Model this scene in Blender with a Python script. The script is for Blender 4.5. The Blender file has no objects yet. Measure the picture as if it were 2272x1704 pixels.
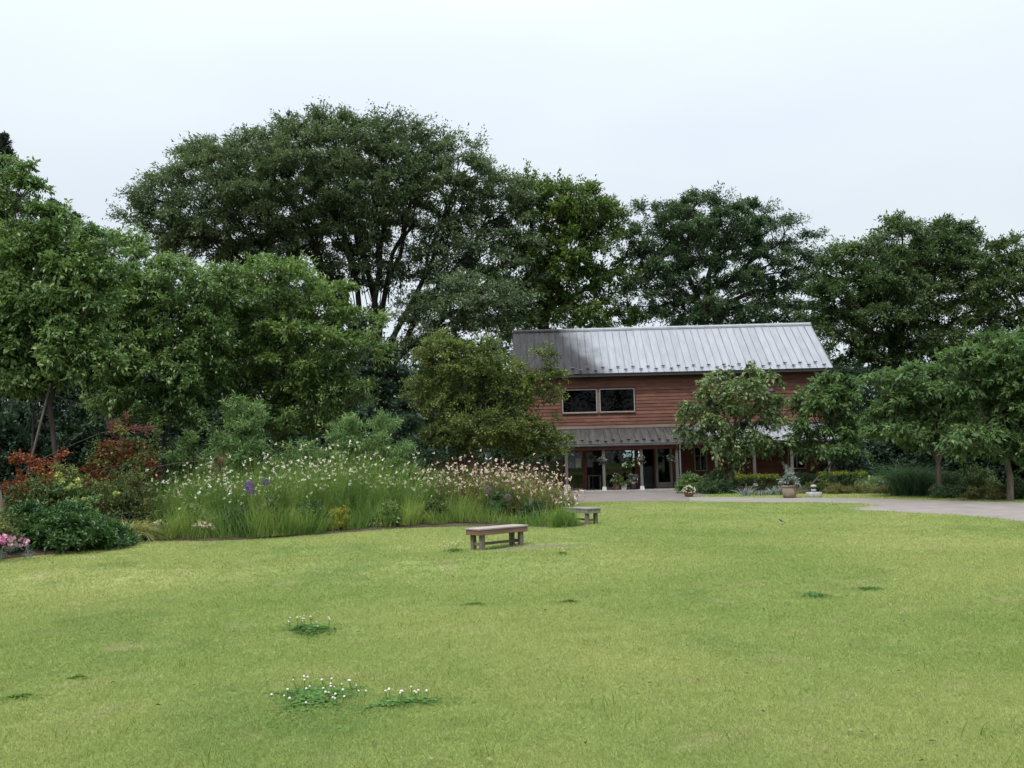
import bpy, math, random
import numpy as np
from mathutils import Matrix, Vector

rng = np.random.default_rng(11)
random.seed(11)
R = math.radians
sc = bpy.context.scene
col = sc.collection

# ------------------------------------------------------------------ camera
F, PW, PH = 2000.0, 2272.0, 1704.0          # focal length in pixels of a 2272 x 1704 frame
CAM_H, ROLL, PITCH = 1.5, R(1.3), math.atan(170.0 / 2000.0)
fw = Vector((0, math.cos(PITCH), math.sin(PITCH)))
rt = Vector((1, 0, 0)); up = rt.cross(fw)
rt2 = rt * math.cos(ROLL) - up * math.sin(ROLL)
up2 = up * math.cos(ROLL) + rt * math.sin(ROLL)
cam_d = bpy.data.cameras.new('camera')
cam = bpy.data.objects.new('camera', cam_d); col.objects.link(cam)
cam_d.sensor_width = 36.0; cam_d.lens = 36.0 * F / PW
cam_d.clip_start = 0.05; cam_d.clip_end = 3000
m = Matrix((rt2, up2, -fw)).transposed().to_4x4(); m.translation = (0, 0, CAM_H)
cam.matrix_world = m
sc.camera = cam

# ------------------------------------------------------------------ sky and sun (bright overcast)
SUN_EL, SUN_AZ = R(54), R(-150)
world = bpy.data.worlds.new('World'); sc.world = world; world.use_nodes = True
nt = world.node_tree; nt.nodes.clear()
N = nt.nodes.new; L = nt.links.new
out = N('ShaderNodeOutputWorld'); bg = N('ShaderNodeBackground')
sky = N('ShaderNodeTexSky'); sky.sky_type = 'NISHITA'; sky.sun_disc = False
sky.sun_elevation = SUN_EL; sky.sun_rotation = SUN_AZ
sk = N('ShaderNodeVectorMath'); sk.operation = 'SCALE'; sk.inputs['Scale'].default_value = 0.07
tc = N('ShaderNodeTexCoord'); mp = N('ShaderNodeMapping'); mp.inputs['Scale'].default_value = (1.0, 1.0, 3.2)
nz = N('ShaderNodeTexNoise'); nz.inputs['Scale'].default_value = 1.7; nz.inputs['Detail'].default_value = 4.0
nz.inputs['Roughness'].default_value = 0.45
rmp = N('ShaderNodeValToRGB')
rmp.color_ramp.elements[0].position = 0.36; rmp.color_ramp.elements[0].color = (0.785, 0.860, 0.985, 1)
rmp.color_ramp.elements[1].position = 0.60; rmp.color_ramp.elements[1].color = (0.850, 0.930, 0.985, 1)
sep = N('ShaderNodeSeparateXYZ')
grad = N('ShaderNodeMapRange'); grad.inputs['From Min'].default_value = 0.0; grad.inputs['From Max'].default_value = 1.0
grad.inputs['To Min'].default_value = 0.545; grad.inputs['To Max'].default_value = 2.6
cl = N('ShaderNodeVectorMath'); cl.operation = 'SCALE'
mx = N('ShaderNodeMix'); mx.data_type = 'RGBA'; mx.inputs['Factor'].default_value = 0.93
L(tc.outputs['Generated'], mp.inputs['Vector']); L(mp.outputs['Vector'], nz.inputs['Vector'])
L(nz.outputs['Fac'], rmp.inputs['Fac']); L(tc.outputs['Generated'], sep.inputs['Vector'])
pz = N('ShaderNodeMath'); pz.operation = 'POWER'; pz.inputs[1].default_value = 3.3; pz.use_clamp = True; L(sep.outputs['Z'], pz.inputs[0]); L(pz.outputs[0], grad.inputs['Value']); L(rmp.outputs['Color'], cl.inputs[0]); L(grad.outputs['Result'], cl.inputs['Scale'])
L(sky.outputs['Color'], sk.inputs[0]); L(sk.outputs['Vector'], mx.inputs['A']); L(cl.outputs['Vector'], mx.inputs['B'])
L(mx.outputs['Result'], bg.inputs['Color']); bg.inputs['Strength'].default_value = 1.0
L(bg.outputs['Background'], out.inputs['Surface'])

sun_d = bpy.data.lights.new('sun', 'SUN'); sun = bpy.data.objects.new('sun', sun_d); col.objects.link(sun)
sun_d.energy = 1.5; sun_d.angle = R(16); sun_d.color = (1.0, 0.96, 0.90)
sd = Vector((math.cos(SUN_EL) * math.sin(SUN_AZ), math.cos(SUN_EL) * math.cos(SUN_AZ), math.sin(SUN_EL)))
sun.rotation_euler = sd.to_track_quat('Z', 'Y').to_euler(); sun.location = (0, 0, 60)

sc.view_settings.view_transform = 'Standard'; sc.view_settings.look = 'None'
sc.view_settings.exposure = 0.8; sc.view_settings.gamma = 1.0; sc.view_settings.use_curve_mapping = False
sc.render.engine = 'CYCLES'
cy = sc.cycles
cy.max_bounces = 6; cy.diffuse_bounces = 3; cy.glossy_bounces = 2; cy.transmission_bounces = 4
cy.transparent_max_bounces = 6; cy.caustics_reflective = False; cy.caustics_refractive = False
cy.use_denoising = True; cy.denoiser = 'OPENIMAGEDENOISE'
sc.render.filter_size = 1.5

# ------------------------------------------------------------------ where things stand
def ray(px, py):
    d = rt2 * ((px - PW / 2) / F) + up2 * ((PH / 2 - py) / F) + fw
    return d
def W(px, py, D):                            # the point seen at (px, py) at distance D down the garden
    d = ray(px, py); t = D / d.y
    return np.array((d.x * t, D, CAM_H + d.z * t))
def G(px, py):                               # the same, on level ground
    d = ray(px, py); t = -CAM_H / d.z
    return np.array((d.x * t, d.y * t, 0.0))
def pxm(D): return F / D                     # pixels per metre
def sstep(a, b, x):
    t = np.clip((np.asarray(x, float) - a) / (b - a), 0, 1); return t * t * (3 - 2 * t)
def hgt(x, y):
    x = np.asarray(x, float); y = np.asarray(y, float)
    crest = 0.15 * np.exp(-((y - 13.0 - 0.10 * (x + 4)) / 1.0) ** 2) * sstep(3.5, -1.0, x)
    dip = -0.07 * np.exp(-((y - 15.6 - 0.12 * (x + 4)) / 1.1) ** 2) * sstep(2.5, -2.0, x)
    und = 0.03 * np.sin(0.55 * x + 0.8) * np.sin(0.43 * y + 0.3) + 0.018 * np.sin(1.3 * x - 0.7 * y)
    return (crest + dip + und * sstep(1, 4, y)) * (1 - sstep(22, 27, y)) * (1 - sstep(4, 7.5, x) * sstep(13, 17, y))

# ------------------------------------------------------------------ materials
def newmat(name):
    mt = bpy.data.materials.new(name); mt.use_nodes = True; mt.node_tree.nodes.clear(); return mt
def mat_basic(name, c1, c2=None, scale=3.0, rough=0.7, spec=0.3, detail=5.0, bump=0.0, bscale=None, stretch=(1, 1, 1), objvar=0.0, metal=0.0, coords='Object'):
    mt = newmat(name); t = mt.node_tree; n = t.nodes.new; l = t.links.new
    o = n('ShaderNodeOutputMaterial'); b = n('ShaderNodeBsdfPrincipled'); l(b.outputs[0], o.inputs[0])
    b.inputs['Roughness'].default_value = rough; b.inputs['Specular IOR Level'].default_value = spec
    b.inputs['Metallic'].default_value = metal
    c2 = c2 or tuple(c * 0.75 for c in c1)
    if coords == 'World':
        g = n('ShaderNodeNewGeometry'); src = g.outputs['Position']
    else:
        g = n('ShaderNodeTexCoord'); src = g.outputs['Object']
    mpn = n('ShaderNodeMapping'); mpn.inputs['Scale'].default_value = stretch; l(src, mpn.inputs['Vector'])
    z = n('ShaderNodeTexNoise'); z.inputs['Scale'].default_value = scale; z.inputs['Detail'].default_value = detail
    l(mpn.outputs[0], z.inputs['Vector'])
    r = n('ShaderNodeValToRGB'); r.color_ramp.elements[0].position = 0.32; r.color_ramp.elements[1].position = 0.68
    r.color_ramp.elements[0].color = (*c2, 1); r.color_ramp.elements[1].color = (*c1, 1); l(z.outputs['Fac'], r.inputs['Fac'])
    cout = r.outputs['Color']
    if objvar:
        oi = n('ShaderNodeObjectInfo'); mr = n('ShaderNodeMapRange')
        mr.inputs['To Min'].default_value = 1 - objvar; mr.inputs['To Max'].default_value = 1 + objvar
        l(oi.outputs['Random'], mr.inputs['Value'])
        sc_ = n('ShaderNodeVectorMath'); sc_.operation = 'SCALE'; l(cout, sc_.inputs[0]); l(mr.outputs[0], sc_.inputs['Scale']); cout = sc_.outputs[0]
    l(cout, b.inputs['Base Color'])
    if bump:
        z2 = n('ShaderNodeTexNoise'); z2.inputs['Scale'].default_value = bscale or scale * 4; z2.inputs['Detail'].default_value = 6
        l(mpn.outputs[0], z2.inputs['Vector'])
        bp = n('ShaderNodeBump'); bp.inputs['Strength'].default_value = bump; bp.inputs['Distance'].default_value = 0.02
        l(z2.outputs['Fac'], bp.inputs['Height']); l(bp.outputs[0], b.inputs['Normal'])
    return mt
def mat_leaf(name, c_lo, c_mid, c_hi, trans=0.30, rough=0.45, spec=0.25, patch=0.35, pscale=0.55, hi_pos=0.92, gain=1.0):
    """leaf colours differ leaf by leaf (stored 'v') and from spray to spray (noise)"""
    c_lo, c_mid, c_hi = (tuple(v * gain for v in c) for c in (c_lo, c_mid, c_hi))
    mt = newmat(name); t = mt.node_tree; n = t.nodes.new; l = t.links.new
    o = n('ShaderNodeOutputMaterial'); b = n('ShaderNodeBsdfPrincipled'); tr = n('ShaderNodeBsdfTranslucent'); ms = n('ShaderNodeMixShader')
    a = n('ShaderNodeAttribute'); a.attribute_name = 'v'
    g = n('ShaderNodeNewGeometry'); z = n('ShaderNodeTexNoise'); z.inputs['Scale'].default_value = pscale; z.inputs['Detail'].default_value = 3
    l(g.outputs['Position'], z.inputs['Vector'])
    zz = n('ShaderNodeMapRange'); zz.inputs['From Min'].default_value = 0.3; zz.inputs['From Max'].default_value = 0.7
    l(z.outputs['Fac'], zz.inputs['Value'])
    mxf = n('ShaderNodeMix'); mxf.data_type = 'FLOAT'; mxf.inputs['Factor'].default_value = patch
    l(a.outputs['Fac'], mxf.inputs['A']); l(zz.outputs[0], mxf.inputs['B'])
    r = n('ShaderNodeValToRGB'); e = r.color_ramp.elements
    e[0].position = 0.05; e[0].color = (*c_lo, 1); e[1].position = hi_pos; e[1].color = (*c_hi, 1)
    k = e.new(0.5); k.color = (*c_mid, 1)
    l(mxf.outputs['Result'], r.inputs['Fac'])
    l(r.outputs['Color'], b.inputs['Base Color'])
    b.inputs['Roughness'].default_value = rough; b.inputs['Specular IOR Level'].default_value = spec
    tcx = n('ShaderNodeMix'); tcx.data_type = 'RGBA'; tcx.blend_type = 'MULTIPLY'; tcx.inputs['Factor'].default_value = 1.0
    tcx.inputs['B'].default_value = (1.3, 1.35, 0.85, 1); l(r.outputs['Color'], tcx.inputs['A']); l(tcx.outputs['Result'], tr.inputs['Color'])
    ms.inputs['Fac'].default_value = trans
    l(b.outputs[0], ms.inputs[1]); l(tr.outputs[0], ms.inputs[2]); l(ms.outputs[0], o.inputs[0])
    return mt
def mat_lawn(name, blade):
    mt = newmat(name); t = mt.node_tree; n = t.nodes.new; l = t.links.new
    o = n('ShaderNodeOutputMaterial'); b = n('ShaderNodeBsdfPrincipled')
    g = n('ShaderNodeNewGeometry')
    def noise(scale, det, mp_=None):
        z = n('ShaderNodeTexNoise'); z.inputs['Scale'].default_value = scale; z.inputs['Detail'].default_value = det
        if mp_:
            q = n('ShaderNodeMapping'); q.inputs['Scale'].default_value = mp_[0]; q.inputs['Location'].default_value = mp_[1]
            l(g.outputs['Position'], q.inputs['Vector']); l(q.outputs[0], z.inputs['Vector'])
        else: l(g.outputs['Position'], z.inputs['Vector'])
        return z.outputs['Fac']
    def ramp(src, p0, c0, p1, c1):
        r = n('ShaderNodeValToRGB'); r.color_ramp.elements[0].position = p0; r.color_ramp.elements[1].position = p1
        r.color_ramp.elements[0].color = (*c0, 1); r.color_ramp.elements[1].color = (*c1, 1); l(src, r.inputs['Fac']); return r.outputs['Color']
    def mix(fac, A, B):
        q = n('ShaderNodeMix'); q.data_type = 'RGBA'; l(fac, q.inputs['Factor']); l(A, q.inputs['A'])
        if isinstance(B, tuple): q.inputs['B'].default_value = (*B, 1)
        else: l(B, q.inputs['B'])
        return q.outputs['Result']
    c = ramp(noise(0.21, 6), 0.36, LAWN_A, 0.66, LAWN_B)                    # broad yellow-green and green areas
    f2 = ramp(noise(0.55, 7, ((1, 0.6, 1), (3, 7, 0))), 0.56, (0, 0, 0), 0.70, (0.55, 0.55, 0.55))
    c = mix(f2, c, LAWN_C)                                                  # deeper green patches
    f3 = ramp(noise(1.7, 8, ((1, 1, 1), (13, -4, 0))), 0.58, (0, 0, 0), 0.76, (0.65, 0.65, 0.65))
    c = mix(f3, c, LAWN_D)                                                  # dry, thinner turf
    f4 = ramp(noise(4.5, 4), 0.40, (0, 0, 0), 0.75, (0.30, 0.30, 0.30))
    c = mix(f4, c, LAWN_E)
    if blade:
        a = n('ShaderNodeAttribute'); a.attribute_name = 'v'
        mr = n('ShaderNodeMapRange'); mr.inputs['To Min'].default_value = 0.84; mr.inputs['To Max'].default_value = 1.16; l(a.outputs['Fac'], mr.inputs['Value'])
        s = n('ShaderNodeVectorMath'); s.operation = 'SCALE'; l(c, s.inputs[0]); l(mr.outputs[0], s.inputs['Scale']); c = s.outputs[0]
    l(c, b.inputs['Base Color']); b.inputs['Roughness'].default_value = 0.75; b.inputs['Specular IOR Level'].default_value = 0.15
    if blade:
        tr = n('ShaderNodeBsdfTranslucent'); ms = n('ShaderNodeMixShader'); ms.inputs['Fac'].default_value = 0.35
        l(c, tr.inputs['Color']); l(b.outputs[0], ms.inputs[1]); l(tr.outputs[0], ms.inputs[2]); l(ms.outputs[0], o.inputs[0])
    else:
        z = n('ShaderNodeTexNoise'); z.inputs['Scale'].default_value = 38; z.inputs['Detail'].default_value = 5; l(g.outputs['Position'], z.inputs['Vector'])
        bp = n('ShaderNodeBump'); bp.inputs['Strength'].default_value = 0.5; bp.inputs['Distance'].default_value = 0.02
        l(z.outputs['Fac'], bp.inputs['Height']); l(bp.outputs[0], b.inputs['Normal']); l(b.outputs[0], o.inputs[0])
        th_ = n('ShaderNodeVectorMath'); th_.operation = 'SCALE'; th_.inputs['Scale'].default_value = 0.74; l(c, th_.inputs[0]); l(th_.outputs[0], b.inputs['Base Color'])
    return mt
LAWN_A = (0.205, 0.280, 0.074); LAWN_B = (0.328, 0.356, 0.120); LAWN_C = (0.138, 0.224, 0.060)
LAWN_D = (0.385, 0.350, 0.185); LAWN_E = (0.286, 0.324, 0.088)

def mat_glass(name, tint=(0.75, 0.8, 0.8), ior=1.4):
    mt = newmat(name); t = mt.node_tree; n = t.nodes.new; l = t.links.new
    o = n('ShaderNodeOutputMaterial'); ms = n('ShaderNodeMixShader'); tr = n('ShaderNodeBsdfTransparent'); gl = n('ShaderNodeBsdfGlossy'); fr = n('ShaderNodeFresnel')
    fr.inputs['IOR'].default_value = ior; tr.inputs['Color'].default_value = (*tint, 1); gl.inputs['Roughness'].default_value = 0.02
    l(fr.outputs[0], ms.inputs['Fac']); l(tr.outputs[0], ms.inputs[1]); l(gl.outputs[0], ms.inputs[2]); l(ms.outputs[0], o.inputs[0])
    return mt
def mat_roof(name, stain_x, lower, mul=1.0):
    """light grey folded sheet metal, weathered dark toward one end of the building"""
    mt = newmat(name); t = mt.node_tree; n = t.nodes.new; l = t.links.new
    o = n('ShaderNodeOutputMaterial'); b = n('ShaderNodeBsdfPrincipled'); l(b.outputs[0], o.inputs[0])
    g = n('ShaderNodeNewGeometry'); s = n('ShaderNodeSeparateXYZ'); l(g.outputs['Position'], s.inputs[0])
    z = n('ShaderNodeTexNoise'); z.inputs['Scale'].default_value = 0.9; z.inputs['Detail'].default_value = 6; l(g.outputs['Position'], z.inputs['Vector'])
    z3 = n('ShaderNodeTexNoise'); z3.inputs['Scale'].default_value = 2.2; z3.inputs['Detail'].default_value = 6
    mp3 = n('ShaderNodeMapping'); mp3.inputs['Scale'].default_value = (3.5, 0.5, 0.5); l(g.outputs['Position'], mp3.inputs['Vector']); l(mp3.outputs[0], z3.inputs['Vector'])
    ad = n('ShaderNodeMath'); ad.operation = 'MULTIPLY_ADD'; ad.inputs[1].default_value = 1.7; l(z.outputs['Fac'], ad.inputs[0]); l(s.outputs['X'], ad.inputs[2])
    ad2 = n('ShaderNodeMath'); ad2.operation = 'MULTIPLY_ADD'; ad2.inputs[1].default_value = 0.55; l(s.outputs['Z'], ad2.inputs[0]); l(ad.outputs[0], ad2.inputs[2])
    r = n('ShaderNodeMapRange'); r.interpolation_type = 'SMOOTHSTEP'
    r.inputs['From Min'].default_value = stain_x; r.inputs['From Max'].default_value = stain_x + 2.0; l(ad2.outputs[0], r.inputs['Value'])
    oi = n('ShaderNodeObjectInfo'); mo = n('ShaderNodeMapRange'); mo.inputs['To Min'].default_value = 0.94 * mul; mo.inputs['To Max'].default_value = 1.05 * mul; l(oi.outputs['Random'], mo.inputs['Value'])
    cl_ = n('ShaderNodeValToRGB'); cl_.color_ramp.elements[0].position = 0.3; cl_.color_ramp.elements[1].position = 0.72
    cl_.color_ramp.elements[0].color = (0.232, 0.237, 0.256, 1); cl_.color_ramp.elements[1].color = (0.290, 0.295, 0.316, 1); l(z3.outputs['Fac'], cl_.inputs['Fac'])
    dk = n('ShaderNodeValToRGB'); dk.color_ramp.elements[0].position = 0.3; dk.color_ramp.elements[1].position = 0.75
    d0, d1 = ((0.018, 0.016, 0.016), (0.042, 0.039, 0.040)) if not lower else ((0.042, 0.039, 0.035), (0.085, 0.080, 0.075))
    dk.color_ramp.elements[0].color = (*d0, 1); dk.color_ramp.elements[1].color = (*d1, 1); l(z3.outputs['Fac'], dk.inputs['Fac'])
    q = n('ShaderNodeMix'); q.data_type = 'RGBA'; l(r.outputs[0], q.inputs['Factor']); l(dk.outputs[0], q.inputs['A']); l(cl_.outputs[0], q.inputs['B'])
    sv = n('ShaderNodeVectorMath'); sv.operation = 'SCALE'; l(q.outputs['Result'], sv.inputs[0]); l(mo.outputs[0], sv.inputs['Scale'])
    l(sv.outputs[0], b.inputs['Base Color']); b.inputs['Roughness'].default_value = 0.55; b.inputs['Metallic'].default_value = 0.0
    b.inputs['Specular IOR Level'].default_value = 0.1
    return mt

M = {}
M['lawn'] = mat_lawn('lawn', False); M['blade'] = mat_lawn('grass_blade', True)
M['soil'] = mat_basic('soil', (0.085, 0.062, 0.042), (0.045, 0.034, 0.025), 5, 0.95, 0.1, bump=0.8, coords='World')
M['bare'] = mat_basic('worn_earth_shade', (0.20, 0.165, 0.125), (0.12, 0.115, 0.06), 5, 0.95, 0.1, bump=0.7, coords='World')  # worn earth colour that also paints the shade below the near bench
M['path'] = mat_basic('path_gravel', (0.238, 0.208, 0.188), (0.180, 0.156, 0.140), 1.4, 0.9, 0.2, detail=8, bump=0.25, bscale=60, coords='World')
M['pave'] = mat_basic('forecourt_paving', (0.180, 0.152, 0.136), (0.132, 0.112, 0.101), 1.2, 0.9, 0.2, detail=8, bump=0.25, bscale=50, coords='World')
M['siding'] = mat_basic('red_brown_siding', (0.180, 0.080, 0.057), (0.112, 0.055, 0.042), 2.0, 0.8, 0.15, bump=0.25, stretch=(0.9, 4, 3), objvar=0.20, detail=9)
M['siding_grey'] = mat_basic('weathered_siding', (0.20, 0.15, 0.12), (0.13, 0.085, 0.07), 2.0, 0.85, 0.2, bump=0.25, stretch=(0.5, 4, 6), objvar=0.12)
M['siding_low'] = mat_basic('brown_wall', (0.150, 0.055, 0.040), (0.090, 0.036, 0.028), 2.0, 0.75, 0.2, bump=0.25, stretch=(0.5, 4, 6), objvar=0.15)
M['jamb'] = mat_basic('brown_timber', (0.16, 0.062, 0.042), (0.10, 0.04, 0.03), 4, 0.7, 0.2, stretch=(3, 3, 0.5))
M['greywood'] = mat_basic('grey_timber', (0.150, 0.140, 0.128), (0.095, 0.086, 0.078), 6, 0.85, 0.2, bump=0.3, stretch=(4, 4, 0.5))
M['benchtop'] = mat_basic('bench_top_wood', (0.345, 0.300, 0.265), (0.235, 0.198, 0.170), 5, 0.8, 0.25, bump=0.3, stretch=(0.6, 6, 6), objvar=0.08)
M['benchred'] = mat_basic('bench_red_wood', (0.205, 0.118, 0.088), (0.125, 0.080, 0.060), 5, 0.8, 0.2, bump=0.35, stretch=(0.6, 6, 6))
M['benchleg'] = mat_basic('bench_leg_wood', (0.185, 0.160, 0.125), (0.110, 0.098, 0.070), 7, 0.85, 0.2, bump=0.35, stretch=(5, 5, 0.7))
M['fbench'] = mat_basic('grey_bench_wood', (0.235, 0.215, 0.19), (0.15, 0.135, 0.12), 7, 0.85, 0.2, bump=0.35, stretch=(3, 3, 1))
M['frame'] = mat_basic('window_frame_paint', (0.30, 0.288, 0.275), (0.24, 0.228, 0.215), 4, 0.5, 0.4)
M['doorframe'] = mat_basic('door_frame_timber', (0.30, 0.265, 0.235), (0.22, 0.19, 0.165), 5, 0.6, 0.3, stretch=(3, 3, 0.5))
M['white'] = mat_basic('white_paint', (0.52, 0.51, 0.49), (0.40, 0.39, 0.37), 5, 0.6, 0.3)
M['concrete'] = mat_basic('concrete', (0.36, 0.355, 0.335), (0.24, 0.235, 0.22), 8, 0.9, 0.2, bump=0.3)
M['clay'] = mat_basic('clay_pot', (0.30, 0.245, 0.185), (0.20, 0.155, 0.115), 7, 0.85, 0.2, bump=0.2)
M['terracotta'] = mat_basic('terracotta', (0.27, 0.15, 0.09), (0.17, 0.10, 0.06), 8, 0.85, 0.2)
M['gutter'] = mat_basic('blue_grey_metal', (0.17, 0.18, 0.20), (0.12, 0.128, 0.145), 3, 0.45, 0.5)
M['darkmetal'] = mat_basic('dark_metal', (0.045, 0.045, 0.048), (0.03, 0.03, 0.03), 4, 0.5, 0.4)
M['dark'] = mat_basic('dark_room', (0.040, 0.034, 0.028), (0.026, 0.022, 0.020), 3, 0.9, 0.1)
M['room'] = mat_basic('room_wall', (0.17, 0.15, 0.12), (0.11, 0.10, 0.08), 2, 0.9, 0.1)
M['orange'] = mat_basic('orange_cloth', (0.50, 0.22, 0.05), (0.36, 0.15, 0.03), 6, 0.9, 0.1)
M['greycab'] = mat_basic('grey_cabinet', (0.24, 0.26, 0.28), (0.17, 0.185, 0.20), 3, 0.6, 0.3)
M['glass'] = mat_glass('window_glass', (0.62, 0.68, 0.66)); M['dglass'] = mat_glass('dark_window_glass', (0.30, 0.33, 0.32), 1.28)
M['roof'] = mat_roof('sheet_metal_roof', 7.3, False); M['roof_low'] = mat_roof('sheet_metal_canopy_roof', 10.2, True)
M['seam'] = mat_roof('grimy_seam_metal', 7.3, False, 0.74); M['seam_low'] = mat_roof('grimy_canopy_seam_metal', 10.2, True, 0.6)
M['bark'] = mat_basic('bark', (0.115, 0.095, 0.075), (0.060, 0.050, 0.042), 6, 0.95, 0.1, bump=0.8, stretch=(2, 2, 0.5))
M['bark_dark'] = mat_basic('dark_bark', (0.060, 0.052, 0.046), (0.032, 0.028, 0.026), 4, 0.95, 0.1, bump=0.6, stretch=(2, 2, 0.5))
M['bark_black'] = mat_basic('old_dark_bark', (0.034, 0.030, 0.027), (0.018, 0.016, 0.015), 4, 0.95, 0.1, bump=0.6, stretch=(2, 2, 0.5))
M['stake'] = mat_basic('stake_wood', (0.125, 0.105, 0.085), (0.08, 0.067, 0.055), 9, 0.9, 0.1, stretch=(4, 4, 0.4))
# foliage
M['zelkova'] = mat_leaf('zelkova_leaf', (0.034, 0.050, 0.028), (0.055, 0.078, 0.040), (0.085, 0.105, 0.058), 0.26, 0.6, 0.12, 0.45, 0.35, gain=1.9)
M['oak'] = mat_leaf('oak_leaf', (0.028, 0.050, 0.018), (0.060, 0.098, 0.024), (0.115, 0.150, 0.036), 0.28, 0.5, 0.2, 0.5, 0.45, gain=1.4)
M['dkgreen'] = mat_leaf('dark_green_leaf', (0.024, 0.044, 0.024), (0.046, 0.078, 0.038), (0.085, 0.120, 0.060), 0.26, 0.55, 0.12, 0.4, 0.4, gain=1.45)
M['rtgreen'] = mat_leaf('camphor_leaf', (0.024, 0.044, 0.018), (0.045, 0.076, 0.026), (0.090, 0.118, 0.048), 0.26, 0.5, 0.2, 0.45, 0.35, gain=1.45)
M['cherry'] = mat_leaf('cherry_leaf', (0.032, 0.060, 0.022), (0.064, 0.110, 0.036), (0.145, 0.190, 0.075), 0.30, 0.36, 0.35, 0.35, 0.5, gain=1.75)
M['cherry_w'] = mat_leaf('warm_cherry_leaf', (0.034, 0.062, 0.020), (0.070, 0.118, 0.034), (0.150, 0.190, 0.066), 0.32, 0.40, 0.32, 0.35, 0.5, gain=1.6)
M['weeping'] = mat_leaf('weeping_cherry_leaf', (0.045, 0.075, 0.032), (0.095, 0.140, 0.055), (0.220, 0.270, 0.110), 0.32, 0.40, 0.3, 0.3, 1.2, gain=1.15)
M['young'] = mat_leaf('young_tree_leaf', (0.030, 0.059, 0.023), (0.062, 0.108, 0.040), (0.128, 0.180, 0.068), 0.34, 0.5, 0.16, 0.35, 0.8, gain=1.35)
M['olive'] = mat_leaf('olive_shrub_leaf', (0.042, 0.060, 0.018), (0.082, 0.112, 0.032), (0.180, 0.200, 0.056), 0.32, 0.5, 0.2, 0.45, 0.7, gain=1.3)
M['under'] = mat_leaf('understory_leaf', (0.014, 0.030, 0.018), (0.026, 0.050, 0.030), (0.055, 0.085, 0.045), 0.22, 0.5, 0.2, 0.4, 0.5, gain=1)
M['conifer'] = mat_leaf('conifer_leaf', (0.016, 0.030, 0.024), (0.032, 0.050, 0.038), (0.060, 0.082, 0.055), 0.15, 0.6, 0.15, 0.3, 0.5)
M['willow'] = mat_leaf('pale_shrub_leaf', (0.055, 0.110, 0.038), (0.105, 0.172, 0.062), (0.185, 0.255, 0.100), 0.30, 0.45, 0.2, 0.35, 1.5, gain=1.2)
M['peony'] = mat_leaf('peony_leaf', (0.014, 0.036, 0.012), (0.034, 0.082, 0.020), (0.085, 0.145, 0.050), 0.25, 0.38, 0.35, 0.4, 1.6, gain=1.25)
M['red'] = mat_leaf('smoke_bush_red_leaf', (0.065, 0.026, 0.018), (0.160, 0.050, 0.024), (0.290, 0.110, 0.036), 0.30, 0.5, 0.2, 0.4, 1.8)
M['plume'] = mat_leaf('smoke_bush_plume', (0.120, 0.045, 0.048), (0.215, 0.090, 0.090), (0.320, 0.170, 0.150), 0.35, 0.8, 0.05, 0.4, 2)
M['mixed'] = mat_leaf('mixed_shrub_leaf', (0.032, 0.052, 0.022), (0.075, 0.110, 0.036), (0.190, 0.200, 0.070), 0.30, 0.5, 0.2, 0.45, 1.5)
M['lime'] = mat_leaf('lime_flower', (0.240, 0.300, 0.075), (0.360, 0.420, 0.130), (0.500, 0.540, 0.220), 0.3, 0.6, 0.1, 0.3, 2)
M['gstem'] = mat_leaf('gaura_stem', (0.050, 0.100, 0.026), (0.110, 0.178, 0.044), (0.225, 0.270, 0.076), 0.35, 0.6, 0.15, 0.55, 1.3, gain=1.2)
M['gstem_d'] = mat_leaf('gaura_leaf', (0.050, 0.095, 0.022), (0.105, 0.170, 0.036), (0.200, 0.250, 0.060), 0.35, 0.6, 0.15, 0.45, 1.1, gain=1)
M['rstem'] = mat_leaf('gaura_red_stem', (0.075, 0.022, 0.022), (0.140, 0.045, 0.040), (0.190, 0.120, 0.060), 0.3, 0.6, 0.15, 0.4, 1.5)
M['petal'] = mat_leaf('white_petal', (0.46, 0.40, 0.34), (0.62, 0.57, 0.48), (0.76, 0.73, 0.64), 0.30, 0.6, 0.1, 0.1, 3)
M['petal_p'] = mat_leaf('blush_petal', (0.50, 0.32, 0.30), (0.64, 0.50, 0.45), (0.76, 0.68, 0.62), 0.30, 0.6, 0.1, 0.1, 3)
M['pink'] = mat_leaf('pink_petal', (0.34, 0.07, 0.20), (0.50, 0.19, 0.36), (0.72, 0.50, 0.60), 0.3, 0.6, 0.1, 0.2, 4)
M['purple'] = mat_leaf('allium_floret', (0.120, 0.045, 0.230), (0.210, 0.090, 0.360), (0.330, 0.190, 0.480), 0.25, 0.6, 0.1, 0.2, 6)
M['mauve'] = mat_leaf('faded_floret', (0.110, 0.085, 0.110), (0.180, 0.150, 0.180), (0.260, 0.230, 0.250), 0.25, 0.7, 0.1, 0.2, 6)
M['silver'] = mat_leaf('silver_leaf', (0.200, 0.250, 0.225), (0.330, 0.385, 0.355), (0.500, 0.545, 0.520), 0.25, 0.7, 0.15, 0.3, 3, gain=0.62)
M['hedge'] = mat_leaf('gold_hedge_leaf', (0.075, 0.110, 0.014), (0.165, 0.210, 0.024), (0.300, 0.330, 0.050), 0.30, 0.5, 0.2, 0.3, 2, gain=0.85)
M['hedge_d'] = mat_leaf('hedge_side_leaf', (0.022, 0.046, 0.018), (0.046, 0.082, 0.030), (0.085, 0.130, 0.048), 0.28, 0.5, 0.2, 0.35, 2)
M['tan'] = mat_leaf('bronze_edging_leaf', (0.075, 0.080, 0.028), (0.160, 0.160, 0.055), (0.280, 0.260, 0.105), 0.30, 0.55, 0.2, 0.4, 2, gain=0.9)
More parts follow.
